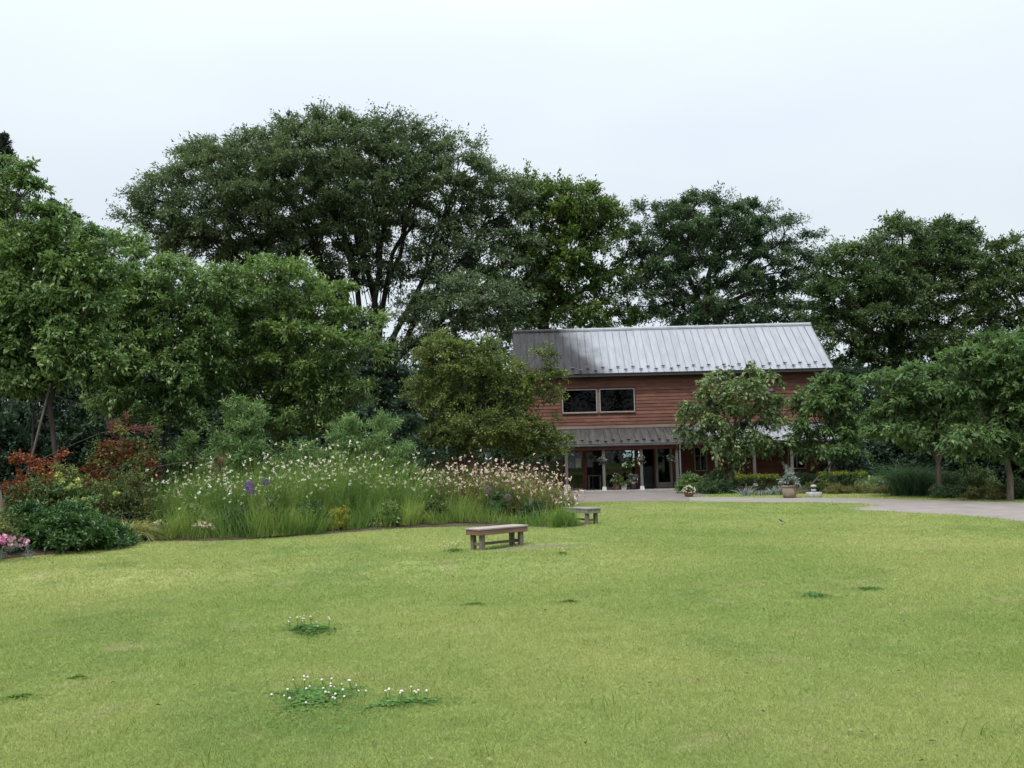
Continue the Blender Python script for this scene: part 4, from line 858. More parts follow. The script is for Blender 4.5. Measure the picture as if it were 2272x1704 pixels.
# wagtail on the lawn
bp0 = G(1735, 1164); bp0[2] = float(hgt(bp0[0], bp0[1]))
t = thing('wagtail', 'small black and white bird standing on the open lawn', 'bird', bp0, R(115))
mb = MB(); xs_ = np.array((-0.055, -0.04, -0.015, 0.015, 0.04, 0.058, 0.072, 0.088, 0.10)); zs_ = np.array((0.062, 0.062, 0.064, 0.070, 0.080, 0.094, 0.104, 0.106, 0.103)); rs_ = np.array((0.006, 0.017, 0.025, 0.028, 0.025, 0.019, 0.018, 0.013, 0.004))
mb.tube(np.stack([xs_, xs_ * 0, zs_], 1), rs_, 10).build('body', M['white_f'], t, True)
mb = MB(); mb.tube(np.stack([xs_[:8], xs_[:8] * 0, zs_[:8] + 0.0045], 1), rs_[:8] * 0.96, 10).build('back', M['black_f'], t, True)
MB().add([(-0.045, -0.008, 0.064), (-0.045, 0.008, 0.064), (-0.145, 0.012, 0.052), (-0.145, -0.012, 0.052), (-0.045, -0.008, 0.058), (-0.045, 0.008, 0.058), (-0.145, 0.012, 0.048), (-0.145, -0.012, 0.048)],
         [(0, 1, 2, 3), (7, 6, 5, 4), (0, 3, 7, 4), (1, 5, 6, 2), (2, 6, 7, 3), (0, 4, 5, 1)]).build('tail', M['black_f'], t)
MB().tube([(0.098, 0, 0.104), (0.118, 0, 0.101)], [0.004, 0.001], 5).build('beak', M['black_f'], t)
for y in (-0.01, 0.01): MB().tube([(0.005, y, 0.05), (0.0, y, 0.025), (0.008, y, 0.0), (0.022, y, 0.001)], 0.0022, 4).build('leg', M['black_f'], t)

# ------------------------------------------------------------------ tall trees behind
tall = 'tall trees behind the garden'
tree('spreading_tree', 'huge spreading dark green tree towering over everything else', [(700, 430, 330, 160), (430, 455, 170, 125), (320, 490, 75, 60), (270, 462, 40, 32), (760, 335, 260, 80), (960, 430, 200, 140), (1060, 560, 150, 150), (1040, 670, 140, 90, -3), (520, 510, 220, 90), (1110, 450, 95, 95), (1140, 520, 80, 120), (1150, 630, 75, 130), (740, 298, 170, 45), (480, 345, 110, 50, 2), (400, 400, 80, 50), (900, 312, 110, 45), (1000, 350, 70, 40),
     (600, 560, 170, 60), (960, 560, 120, 90), (760, 540, 140, 70), (1000, 690, 130, 90, -2), (1110, 680, 90, 100, -1), (950, 640, 80, 60), (1130, 580, 70, 110), (280, 520, 60, 50), (390, 560, 110, 45), (820, 600, 110, 70), (930, 690, 80, 80), (800, 690, 90, 70), (880, 770, 90, 50), (690, 620, 110, 60)],
     58, (-8.0, 58, 0), W(838, 860, 58), 560, 1.20, 12, 45, 0.27, 0.13, 'zelkova', group=tall, r_tip=0.034, trunk_r=0.62, depth_k=0.60, shell=0.55, mind=1.02, hollow=0.38, bark='bark_black', holes=[(862, 690, 30, 34), (900, 640, 26, 24), (800, 660, 26, 22), (830, 610, 24, 18), (905, 730, 22, 18), (700, 600, 24, 16), (640, 470, 26, 18), (560, 520, 28, 16), (890, 520, 28, 20), (480, 440, 26, 16), (560, 370, 22, 14), (730, 420, 20, 16), (1010, 470, 24, 14)], flat=0.34, up_=0.22, droop=0.06, outward=0.45, forks=11, rtw=0.016, jit=0.10, upn=0.9, tri=True)
tree('oak_tree', 'warm green tree with clumpy leaves behind the left end of the metal roof', [(1270, 480, 130, 90), (1190, 450, 80, 75), (1345, 495, 75, 75), (1250, 570, 140, 85), (1195, 650, 90, 80), (1345, 610, 70, 60), (1290, 700, 95, 45), (1180, 700, 80, 60), (1240, 430, 75, 45), (1400, 560, 45, 60), (1335, 665, 60, 50), (1395, 640, 45, 50), (1255, 650, 90, 70), (1370, 700, 70, 40)],
     60, W(1215, 1040, 60) * (1, 1, 0), W(1205, 690, 60), 115, 1.05, 12, 46, 0.28, 0.17, 'oak', group=tall, tri=True, r_tip=0.045, trunk_r=0.42, depth_k=0.8, shell=0.75, mind=1.15, flat=0.55, forks=4, rtw=0.018, holes=[(1285, 628, 20, 18), (1345, 560, 20, 16), (1395, 660, 20, 22)])
tree('feathery_tree', 'feathery dark green tree rising behind the middle of the metal roof', [(1570, 520, 170, 100), (1470, 500, 95, 75), (1690, 530, 100, 85), (1560, 455, 75, 50), (1500, 600, 135, 85), (1640, 620, 140, 90), (1750, 610, 85, 100), (1460, 680, 95, 60), (1600, 690, 140, 60), (1785, 550, 55, 55), (1820, 590, 55, 60), (1440, 570, 75, 60), (1410, 620, 50, 60), (1700, 690, 110, 60), (1800, 680, 70, 70), (1420, 685, 55, 45), (1850, 560, 50, 50)],
     60, W(1560, 1035, 60) * (1, 1, 0), W(1560, 700, 60), 190, 1.02, 12, 50, 0.25, 0.12, 'dkgreen', group=tall, tri=True, r_tip=0.040, trunk_r=0.40, depth_k=0.75, shell=0.7, mind=1.12, flat=0.45, up_=0.3, forks=5, rtw=0.016, holes=[(1415, 690, 18, 22), (1790, 610, 16, 14), (1560, 600, 22, 16), (1690, 590, 18, 14)])
tree('camphor_tree', 'broad rounded dark tree behind the right end of the building', [(2020, 590, 170, 100), (1920, 590, 110, 85), (2100, 550, 95, 80), (1960, 670, 170, 110), (2120, 660, 125, 110), (1880, 730, 100, 85), (2030, 755, 150, 80), (2000, 510, 75, 45), (1850, 660, 70, 80), (1930, 800, 90, 60), (2100, 790, 100, 60), (1800, 720, 55, 70)],
     50, W(1985, 1020, 50) * (1, 1, 0), W(1985, 780, 50), 210, 0.95, 12, 52, 0.22, 0.11, 'rtgreen', group=tall, tri=True, r_tip=0.036, trunk_r=0.36, depth_k=0.7, shell=0.65, mind=1.08, flat=0.45, forks=5, rtw=0.013)
tree('camphor_tree', 'dark tree cut off by the right edge of the picture', [(2250, 620, 110, 110), (2290, 560, 90, 65), (2230, 720, 100, 100), (2340, 690, 110, 110), (2200, 640, 60, 70), (2180, 760, 70, 70)],
     47, W(2300, 1015, 47) * (1, 1, 0), W(2290, 800, 47), 74, 0.95, 12, 48, 0.21, 0.11, 'rtgreen', group=tall, tri=True, r_tip=0.036, trunk_r=0.30, depth_k=0.7, shell=0.65, mind=1.08, flat=0.45, forks=4, rtw=0.013)

# lower wood behind: dark bushy trees that close the view under the big crowns
wood = 'dark bushy trees closing the view'
UP = {}
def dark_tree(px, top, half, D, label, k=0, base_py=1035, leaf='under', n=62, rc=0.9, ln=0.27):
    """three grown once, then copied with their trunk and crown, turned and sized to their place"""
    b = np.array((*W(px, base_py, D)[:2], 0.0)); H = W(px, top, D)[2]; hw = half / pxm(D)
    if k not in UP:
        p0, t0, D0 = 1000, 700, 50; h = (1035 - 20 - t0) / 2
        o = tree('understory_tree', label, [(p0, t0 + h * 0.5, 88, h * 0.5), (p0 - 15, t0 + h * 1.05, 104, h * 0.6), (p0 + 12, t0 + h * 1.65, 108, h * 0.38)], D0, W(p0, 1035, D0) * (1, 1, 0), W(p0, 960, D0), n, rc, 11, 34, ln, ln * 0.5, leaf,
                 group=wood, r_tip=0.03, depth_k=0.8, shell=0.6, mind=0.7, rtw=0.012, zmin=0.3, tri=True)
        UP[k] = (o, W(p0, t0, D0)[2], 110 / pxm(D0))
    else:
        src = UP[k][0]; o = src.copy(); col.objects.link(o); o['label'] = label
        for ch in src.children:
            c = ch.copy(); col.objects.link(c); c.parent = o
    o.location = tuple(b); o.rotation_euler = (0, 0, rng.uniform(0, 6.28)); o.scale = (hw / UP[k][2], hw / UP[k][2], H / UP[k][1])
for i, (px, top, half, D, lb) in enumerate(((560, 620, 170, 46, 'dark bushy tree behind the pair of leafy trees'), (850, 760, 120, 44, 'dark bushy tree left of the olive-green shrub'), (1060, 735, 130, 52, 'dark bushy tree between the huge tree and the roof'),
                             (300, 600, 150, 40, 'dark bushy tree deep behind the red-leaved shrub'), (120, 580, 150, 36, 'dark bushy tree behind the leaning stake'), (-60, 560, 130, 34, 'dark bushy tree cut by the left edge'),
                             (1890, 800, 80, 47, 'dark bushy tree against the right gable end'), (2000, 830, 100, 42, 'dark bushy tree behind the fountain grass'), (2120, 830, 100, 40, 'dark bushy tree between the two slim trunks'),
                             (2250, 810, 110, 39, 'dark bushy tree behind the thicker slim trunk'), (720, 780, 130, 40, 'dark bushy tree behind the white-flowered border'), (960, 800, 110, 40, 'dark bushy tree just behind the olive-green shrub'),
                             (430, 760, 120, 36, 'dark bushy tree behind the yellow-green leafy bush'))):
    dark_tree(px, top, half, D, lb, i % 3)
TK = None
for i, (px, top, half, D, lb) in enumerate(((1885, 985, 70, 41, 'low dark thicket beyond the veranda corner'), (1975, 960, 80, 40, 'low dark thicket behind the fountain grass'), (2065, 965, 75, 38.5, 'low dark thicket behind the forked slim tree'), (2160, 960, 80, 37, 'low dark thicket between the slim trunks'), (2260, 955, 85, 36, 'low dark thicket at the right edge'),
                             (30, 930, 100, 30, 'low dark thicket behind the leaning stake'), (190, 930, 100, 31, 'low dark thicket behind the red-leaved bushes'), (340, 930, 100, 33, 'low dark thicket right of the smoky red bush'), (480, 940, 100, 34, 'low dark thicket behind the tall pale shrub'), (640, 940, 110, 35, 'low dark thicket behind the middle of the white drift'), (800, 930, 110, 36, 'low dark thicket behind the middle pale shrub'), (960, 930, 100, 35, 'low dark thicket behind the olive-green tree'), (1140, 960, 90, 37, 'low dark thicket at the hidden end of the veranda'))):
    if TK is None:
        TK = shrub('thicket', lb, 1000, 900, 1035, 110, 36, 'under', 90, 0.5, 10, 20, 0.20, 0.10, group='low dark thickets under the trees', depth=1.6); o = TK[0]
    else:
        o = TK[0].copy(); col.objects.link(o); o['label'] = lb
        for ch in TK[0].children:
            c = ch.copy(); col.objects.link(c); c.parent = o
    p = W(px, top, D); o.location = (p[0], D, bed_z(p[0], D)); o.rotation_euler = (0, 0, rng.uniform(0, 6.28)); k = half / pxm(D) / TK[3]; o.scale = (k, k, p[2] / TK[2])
# the wood goes on behind as one mass
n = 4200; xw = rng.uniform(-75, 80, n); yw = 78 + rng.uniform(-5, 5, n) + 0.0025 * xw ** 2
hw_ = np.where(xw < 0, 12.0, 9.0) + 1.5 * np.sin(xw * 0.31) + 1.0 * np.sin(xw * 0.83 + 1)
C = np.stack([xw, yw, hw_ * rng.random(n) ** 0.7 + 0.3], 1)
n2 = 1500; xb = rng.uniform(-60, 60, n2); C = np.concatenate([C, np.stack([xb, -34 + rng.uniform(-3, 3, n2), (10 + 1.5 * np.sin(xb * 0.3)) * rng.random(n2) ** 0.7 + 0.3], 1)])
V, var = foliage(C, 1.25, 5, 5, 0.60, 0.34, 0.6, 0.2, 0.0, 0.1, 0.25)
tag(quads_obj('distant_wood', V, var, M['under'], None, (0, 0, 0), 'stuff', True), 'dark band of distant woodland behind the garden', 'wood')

# ------------------------------------------------------------------ trees in the left border
leafy = 'leafy trees in the left border'
tree('cherry_tree', 'rounded leafy cherry tree in front of the huge tree', [(600, 650, 170, 90), (500, 690, 120, 100), (720, 690, 110, 85), (640, 770, 190, 90), (780, 760, 80, 70), (520, 820, 120, 70), (720, 850, 130, 60), (590, 590, 90, 35), (650, 930, 150, 60), (560, 900, 100, 60), (830, 700, 45, 40)],
     29, (*W(640, 1040, 29)[:2], 0), W(640, 900, 29), 165, 0.60, 12, 29, 0.135, 0.056, 'cherry_w', group=leafy, bark='bark_dark', r_tip=0.011, trunk_r=0.10, depth_k=0.7, shell=0.6, mind=1.02, forks=5, droop=0.25, leafdown=0.35, rtw=0.006)
tree('cherry_tree', 'leafy cherry tree between the rounded one and the tree at the left edge', [(330, 620, 130, 85), (250, 680, 130, 110), (420, 690, 100, 90), (300, 790, 160, 90), (420, 820, 100, 80), (250, 540, 80, 55), (360, 570, 70, 50), (470, 640, 90, 75), (450, 740, 90, 80), (380, 910, 120, 60), (290, 880, 110, 60)],
     27, (*W(390, 1040, 27)[:2], 0), W(360, 900, 27), 160, 0.56, 12, 29, 0.13, 0.054, 'cherry', group=leafy, bark='bark_dark', r_tip=0.011, trunk_r=0.09, depth_k=0.7, shell=0.6, mind=1.02, forks=5, droop=0.25, leafdown=0.35, rtw=0.006)
tree('cherry_tree', 'tall leafy cherry tree cut off by the left edge of the picture', [(60, 560, 110, 100), (20, 440, 75, 80), (120, 660, 140, 110), (10, 700, 120, 130), (150, 780, 140, 90), (-40, 560, 90, 120), (50, 830, 120, 60), (170, 560, 70, 60), (35, 395, 75, 65), (110, 500, 80, 65), (200, 540, 70, 55), (220, 620, 90, 80)],
     22, (*W(95, 1075, 22)[:2], 0), W(110, 900, 22), 200, 0.50, 12, 26, 0.125, 0.052, 'cherry', group=leafy, bark='bark_dark', r_tip=0.010, trunk_r=0.06, depth_k=0.7, shell=0.6, mind=1.0, forks=5, droop=0.28, leafdown=0.4, rtw=0.006,
     extra_stems=[(np.array((*W(80, 1075, 22)[:2], 0.2)), W(75, 900, 22.1))])
def conifer(px, top, D, label, w=70):
    tp = W(px, top, D); base = np.array((tp[0], D, 0.0)); H = tp[2]
    t = thing('conifer', label, 'tree', base, 0, 'dark conifers at the left'); mb = MB().tube([base, (base + tp) / 2, tp], [0.22, 0.14, 0.02], 7, False)
    n = 190; hh = H * (0.12 + 0.87 * ((np.arange(n) + rng.random(n)) / n) ** 0.6); a = rng.random(n) * 6.283; r = (H - hh) / H * w / pxm(D) * 1.7 + 0.06
    e = np.stack([base[0] + r * np.cos(a), base[1] + r * np.sin(a), hh - r * 0.15], 1); s_ = np.stack([np.full(n, base[0]), np.full(n, base[1]), hh], 1)
    for i in range(n): mb.tube([s_[i], (s_[i] + e[i]) / 2 + (0, 0, 0.1 * r[i]), e[i]], [0.025, 0.018, 0.006], 4, False)
    C = np.concatenate([s_ * (1 - k) + e * k for k in (0.45, 0.75, 1.0)])
    V, var = foliage(C, np.tile(0.07 + 0.42 * r / r.max(), 3), 7, 7, 0.15, 0.06, 0.3, 0.05, 0.3, 0.2, 0.10, center=base + (0, 0, H * 0.5))
    mb.build('trunk', M['bark_dark'], t, True, base); quads_obj('crown', V, var, M['conifer'], t, base, None, True)
conifer(10, 292, 34, 'tall dark conifer with its tip at the left edge of the picture', 170)
conifer(120, 438, 40, 'dark conifer between the left edge tree and the huge tree', 170)
conifer(168, 468, 48, 'small far conifer tip in the gap of sky', 120)

tree('olive_shrub_tree', 'bushy olive-green small tree in front of the left end of the building', [(985, 800, 75, 60), (975, 765, 45, 40), (1060, 830, 110, 65), (1000, 880, 100, 60), (1120, 880, 90, 65), (1180, 850, 55, 55), (1060, 950, 150, 60), (1170, 960, 85, 60), (965, 755, 40, 32), (1060, 770, 60, 35), (1220, 830, 42, 36), (1222, 985, 50, 42), (930, 860, 40, 50), (1235, 930, 40, 42), (1205, 795, 40, 38), (1220, 880, 42, 42), (1250, 975, 35, 30)],
     28, (*W(1040, 1050, 28)[:2], 0), W(1040, 985, 28), 230, 0.43, 12, 20, 0.09, 0.046, 'olive', r_tip=0.009, depth_k=0.75, shell=0.65, mind=0.98, forks=7, flat=0.6, up_=0.2, rtw=0.005, bark='bark', zmin=0.5)
# ------------------------------------------------------------------ trees by the building and path
tree('weeping_cherry', 'small weeping tree with hanging light green leaves in front of the building', [(1640, 878, 110, 55), (1575, 905, 75, 60), (1710, 905, 65, 60), (1620, 955, 110, 45), (1700, 975, 75, 45), (1692, 826, 42, 36), (1600, 842, 55, 34), (1545, 960, 42, 55), (1610, 990, 60, 35)],
     37, (*W(1612, 1088, 37)[:2], 0), W(1625, 960, 37), 72, 0.52, 9, 14, 0.19, 0.10, 'weeping', group='slim trees near the building', r_tip=0.016, trunk_r=0.10, depth_k=0.85, shell=0.55, mind=1.0, forks=5, flat=0.5, up_=0.0, droop=0.75, leafdown=0.8, rtw=0.006, bark='bark')
tree('young_tree', 'slim staked tree at the right corner of the veranda', [(1830, 890, 75, 55), (1870, 940, 65, 50), (1800, 940, 50, 45), (1860, 850, 60, 30), (1840, 990, 75, 28), (1890, 985, 35, 30)],
     36.5, (*W(1851, 1088, 36.5)[:2], 0), W(1851, 1010, 36.5), 62, 0.54, 10, 16, 0.20, 0.085, 'young', group='slim trees near the building', r_tip=0.014, trunk_r=0.10, depth_k=0.85, shell=0.65, mind=1.08, forks=4, flat=0.30, up_=0.08, droop=0.32, leafdown=0.5, rtw=0.006, bark='bark')
tree('young_tree', 'slim tree with a forked trunk behind the path', [(2060, 850, 115, 60), (1990, 900, 80, 55), (2100, 920, 100, 60), (2030, 950, 110, 45), (2150, 880, 60, 70), (2140, 980, 60, 30), (1960, 840, 50, 25)],
     29.5, (*W(2093, 1103, 29.2)[:2], 0), W(2082, 1030, 29.2), 90, 0.52, 10, 17, 0.18, 0.075, 'young', group='slim trees near the building', r_tip=0.0125, trunk_r=0.08, depth_k=0.85, shell=0.65, mind=1.08, forks=4, flat=0.30, up_=0.08, droop=0.32, leafdown=0.5, rtw=0.006, bark='bark')
tree('young_tree', 'thicker slim tree nearest the right edge, behind the path', [(2200, 800, 110, 75), (2150, 860, 70, 55), (2260, 880, 100, 90), (2180, 960, 90, 60), (2280, 980, 80, 60), (2230, 760, 70, 35), (2290, 790, 70, 50)],
     26.5, (*W(2240, 1110, 26.5)[:2], 0), W(2228, 1000, 26.5), 100, 0.50, 10, 17, 0.17, 0.070, 'young', group='slim trees near the building', r_tip=0.0125, trunk_r=0.092, depth_k=0.85, shell=0.65, mind=1.08, forks=4, flat=0.30, up_=0.08, droop=0.32, leafdown=0.5, rtw=0.006, bark='bark')
def stake(label, a, b, r=0.035):
    a = np.asarray(a, float); b = np.asarray(b, float); t = thing('tree_stake', label, 'stake', a)
    MB().tube([a - a, (b - a) * 0.5 + rng.normal(0, 0.01, 3), b - a], [r, r * 0.95, r * 0.85], 8).build('pole', M['stake'], t, True)
    q = b - nrm((b - a)[None])[0] * 0.12 - a
    MB().tube([q - nrm((b - a)[None])[0] * 0.03, q + nrm((b - a)[None])[0] * 0.03], r * 1.35, 8).build('tie', M['darkmetal'], t)
    return t
g1 = W(1786, 1091, 36.2); g1[2] = 0.0
stake('grey pole leaning against the slim tree at the veranda corner', g1, W(1853, 1020, 36.4), 0.055)
stake('leaning wooden stake propping the tree at the left edge', np.array((*W(32, 1010, 21.6)[:2], 0.1)), W(112, 850, 21.8), 0.03)
stake('short leaning post end among the leaves at the left edge', np.array((*W(20, 1120, 16.9)[:2], 0.15)), W(-6, 1068, 16.9), 0.045)

# ------------------------------------------------------------------ left border planting
sg = 'shrubs of the left border'
# dark peony-like mound at the lawn edge
shrub('peony_bush', 'dark green leafy mound at the near corner of the border', 120, 1115, 1226, 125, 17.1, 'peony', 150, 0.20, 10, 14, 0.085, 0.032, group=sg, depth=0.9)
shrub('peony_bush', 'lower dark green leafy mound sloping down toward the sedge', 222, 1160, 1214, 66, 17.5, 'peony', 80, 0.18, 10, 14, 0.085, 0.030, group=sg, depth=0.6)
shrub('peony_bush', 'green bush at the extreme left edge behind the pink flowers', -20, 1125, 1235, 70, 16.3, 'mixed', 60, 0.2, 10, 12, 0.07, 0.028, group=sg, depth=0.8)
def blades_thing(name, label, px, py, D, n, length, width, spread, leaf, cat, group=None, bend=0.5, rad=0.15, segs=4, upz=1.0):
    c = W(px, py, D); z = float(hgt(c[0], D)) + bed_z(c[0], D); base = np.array((c[0], D, z)); t = thing(name, label, cat, base, 0, group)
    b = np.repeat(base[None], n, 0) + rng.normal(0, rad, (n, 3)) * (1, 1, 0); dd = rng.normal(0, spread, (n, 3)); dd[:, 2] = upz
    sv = nrm(on_sphere(n) * (1, 1, 0.1))
    V, P_ = ribbon_quads(b, dd, length * rng.uniform(0.6, 1.15, n), np.full(n, width), bend * rng.uniform(0.6, 1.4, n), segs, sv)
    quads_obj('blades', V, np.repeat(rng.random(n), segs), M[leaf], t, base); return t, base
blades_thing('variegated_sedge', 'yellowish tufted sedge mound at the lawn edge', 292, 1196, 18.75, 1300, 0.80, 0.014, 0.55, 'sedge', 'ornamental grass', bend=0.75, rad=0.14)
blades_thing('lily_clump', 'blue-green strap-leaved clump beside the yellowish sedge', 262, 1205, 17.9, 150, 0.42, 0.022, 0.6, 'lilyb', 'plant', bend=0.5, rad=0.16)
# smoke bush and companions
t, base, H, hw, dp = shrub('smoke_bush', 'red and orange leaved bush with smoky pink plumes', 265, 935, 1090, 90, 21.5, 'red', 70, 0.22, 9, 10, 0.075, 0.05, group=sg, depth=0.9)
d = on_sphere(14); d[:, 2] = np.abs(d[:, 2]); C = np.array([W(x, y, 21.2) for x, y in ((245, 945), (280, 925), (300, 950), (320, 955), (265, 975), (255, 940), (338, 950))])
V, var = foliage(C, 0.14, 10, 14, 0.03, 0.02, 1.0, 0.1, 0.0, 0.0, 0.25); quads_obj('plumes', V, var, M['plume'], t, base)
C = np.array([W(x, y, 21.0) for x, y in ((290, 985), (310, 1010), (330, 1000), (285, 1030), (320, 1040), (250, 1000), (340, 970), (220, 990), (235, 1030), (270, 960), (205, 1020), (350, 1010))])
V, var = foliage(C, 0.26, 9, 12, 0.075, 0.05, 0.8, 0.2, 0.2, 0.0, 0.15); quads_obj('green_foliage', V, var, M['mixed'], t, base)
shrub('red_leaved_bush', 'orange-red leaved bush low at the left edge', 90, 975, 1090, 92, 19.4, 'red', 60, 0.2, 9, 10, 0.07, 0.045, group=sg, depth=0.6)
shrub('mixed_bush', 'olive and green bush below the red leaves', 130, 1035, 1110, 130, 18.9, 'mixed', 90, 0.22, 9, 12, 0.07, 0.035, group=sg, depth=0.7)
shrub('mixed_bush', 'bronze and green bush between the red bush and the white flowers', 275, 1045, 1130, 90, 20.0, 'mixed', 70, 0.22, 9, 12, 0.07, 0.035, group=sg, depth=0.7)
t, base, H, hw, dp = shrub('hydrangea_bush', 'bush with lime green flower heads', 165, 1060, 1130, 75, 18.6, 'young', 40, 0.18, 9, 9, 0.09, 0.055, group=sg, depth=0.5)
C = np.array([W(x, y, 18.3) for x, y in ((131, 1054), (171, 1067), (158, 1078), (177, 1079), (136, 1066), (257, 1096), (150, 1084), (165, 1110), (188, 1108))])
V, var = foliage(C, 0.055, 14, 6, 0.03, 0.028, 0.5, 0.2, 0.0, 0.0, 0.3); quads_obj('flower_heads', V, var, M['lime'], t, base)
for k, pp in enumerate((((60, 1035), (110, 1010), (165, 985), (225, 960), (262, 956)), ((180, 1065), (205, 1045), (240, 1038), (275, 1030)), ((350, 1035), (390, 1028), (430, 1024), (470, 1020)))):
    pts = np.array([W(x, y, 20.4 - 0.3 * k) for x, y in pp]); q0 = pts[0] - (pts[1] - pts[0]) * 0.9; q0[2] -= 0.25; q1 = q0 - (0.12, -0.05, 0.5); pts = np.concatenate([[q1, q0], pts])
    t = thing('bare_branch', ('long bare grey branch arching over the red bush', 'short bare grey branch below the red bush', 'bare pale twig arching over the white flowers')[k], 'branch', pts[0]); MB().tube(pts, np.linspace(0.012, 0.005, len(pts)), 6).build('stem', M['bark'], t, True, pts[0])
# pale narrow-leaved shrubs
pg = 'pale narrow-leaved shrubs'
shrub('willow_leaved_shrub', 'tall pale green narrow-leaved shrub behind the purple flower heads', 535, 858, 1075, 78, 23.6, 'willow', 130, 0.26, 11, 16, 0.12, 0.024, group=pg, depth=0.8, up_=0.55, leafdown=0.35, upn=0.5)
shrub('willow_leaved_shrub', 'pale green narrow-leaved shrub in the middle of the border', 765, 898, 1060, 66, 24.5, 'willow', 95, 0.25, 11, 14, 0.12, 0.024, group=pg, depth=0.7, up_=0.55, leafdown=0.35, upn=0.5)
shrub('willow_leaved_shrub', 'pale green narrow-leaved shrub next to the olive-green tree', 865, 895, 1060, 64, 24.0, 'willow', 95, 0.25, 11, 14, 0.12, 0.024, group=pg, depth=0.7, up_=0.55, leafdown=0.35, upn=0.5)
shrub('willow_leaved_shrub', 'low pale shrub between the tall pale one and the middle one', 665, 965, 1060, 60, 24.2, 'willow', 60, 0.22, 10, 12, 0.10, 0.022, group=pg, depth=0.6, up_=0.4, leafdown=0.3, upn=0.5)
shrub('mixed_bush', 'yellow-green leafy bush left of the tall pale shrub', 430, 930, 1060, 55, 24.5, 'cherry_w', 50, 0.26, 9, 10, 0.10, 0.05, group=sg, depth=0.6)
shrub('mixed_bush', 'dark leafy bush under the cherry trees', 380, 980, 1080, 90, 25.5, 'dkgreen', 60, 0.3, 9, 12, 0.10, 0.05, group=sg, depth=0.8)
shrub('mixed_bush', 'dark leafy bush behind the white flowers', 620, 960, 1070, 120, 26.5, 'under', 60, 0.34, 9, 12, 0.11, 0.05, group=sg, depth=0.8)
shrub('mixed_bush', 'dark leafy bush at the foot of the olive-green tree', 930, 960, 1060, 90, 26.5, 'under', 50, 0.32, 9, 12, 0.11, 0.05, group=sg, depth=0.8)
t, base, H, hw, dp = shrub('smoke_plume_bush', 'small dull red plume beside the tall pale shrub', 488, 1000, 1080, 16, 22.4, 'plume', 12, 0.13, 10, 12, 0.03, 0.02, group=sg, depth=0.15)

# gaura: tall wands with white butterfly flowers
def gaura(px, base_py, D, top_py, half, label, group, petal, stem, nst, nfl, fl_lo=0.5, lean=0.10):
    c = W(px, base_py, D); z = float(hgt(c[0], D)) + bed_z(c[0], D); base = np.array((c[0], D, z)); H = W(px, top_py, D)[2] - z; hw = half / pxm(D)
    t = thing('gaura_clump', label, 'flowering plant', base, 0, group)
    b = np.repeat(base[None], nst, 0); a = rng.random(nst) * 6.283; r = np.sqrt(rng.random(nst)) * 0.75; b[:, 0] += hw * r * np.cos(a); b[:, 1] += min(hw, 0.75) * r * np.sin(a)
    dd = rng.normal(0, 0.13, (nst, 3)); dd[:, 0] += 0.22 * r * np.cos(a) + lean; dd[:, 1] += 0.22 * r * np.sin(a); dd[:, 2] = 1
    Ls = H * (0.34 + 0.78 * rng.random(nst) ** 1.6); sv = nrm(on_sphere(nst) * (1, 1, 0.05))
    V, P_ = ribbon_quads(b, dd, Ls, np.full(nst, 0.009), np.full(nst, 0.10), 3, sv)
    quads_obj('stems', V, np.repeat(rng.random(nst), 3), M[stem], t, base)
    nl = nst * 8; i = rng.integers(0, nst, nl); tt = rng.random(nl) * 0.70
    pos = b[i] + nrm(dd)[i] * (Ls[i] * tt)[:, None]; ax = rng.normal(0, 0.5, (nl, 3)); ax[:, 2] += 0.85; no = on_sphere(nl)
    V = leaf_quads(pos, ax, no, rng.uniform(0.07, 0.17, nl), rng.uniform(0.008, 0.017, nl), 0.03)
    quads_obj('leaves', V, rng.random(nl), M['gstem'], t, base)
    i = rng.integers(0, nst, nfl); i = i[Ls[i] > 0.55 * H]; k = len(i); tt = rng.uniform(fl_lo, 1.0, k)
    pos = P_[-1][i] * (tt[:, None]) + b[i] * (1 - tt[:, None]) + rng.normal(0, 0.03, (k, 3))
    florets(pos, 0.056, petal, t, base, per=4)
gw = 'white gaura clumps'; gr = 'blush gaura clumps with red stems'
ords = ('first', 'second', 'third', 'fourth', 'fifth', 'sixth', 'seventh', 'eighth')
for i, (px, py, D, top, half) in enumerate(((385, 1160, 20.5, 1030, 66), (470, 1160, 20.5, 1015, 70), (560, 1158, 21.1, 1003, 70), (650, 1155, 21.6, 985, 70), (735, 1150, 22.0, 972, 72), (825, 1150, 22.2, 975, 72), (915, 1146, 22.3, 1000, 66))):
    gaura(px, py, D, top, half, 'white-flowered gaura clump in the front row, %s from the sedge mound' % ords[i], gw, 'petal', 'gstem', 420, int(rng.uniform(70, 120)))
for i, (px, py, D, top, half) in enumerate(((430, 1130, 22.1, 1005, 70), (530, 1125, 22.6, 995, 70), (630, 1120, 23.2, 972, 70), (730, 1120, 23.5, 955, 72), (830, 1120, 23.5, 958, 70))):
    gaura(px, py, D, top, half, 'white-flowered gaura clump in the back row, %s from the smoky red bush' % ords[i], gw, 'petal', 'gstem', 330, int(rng.uniform(100, 160)))
for i, (px, py, D, top, half) in enumerate(((1000, 1150, 22.6, 1018, 58), (1070, 1150, 22.6, 1012, 60), (1140, 1148, 22.4, 1020, 58), (1200, 1148, 22.1, 1040, 50), (1240, 1148, 21.7, 1060, 34))):
    gaura(px, py, D, top, half, 'blush-flowered red-stemmed gaura in the front row, %s from the white drift' % ords[i], gr, 'petal_p', 'rstem', 400, 120, 0.55, 0.18)
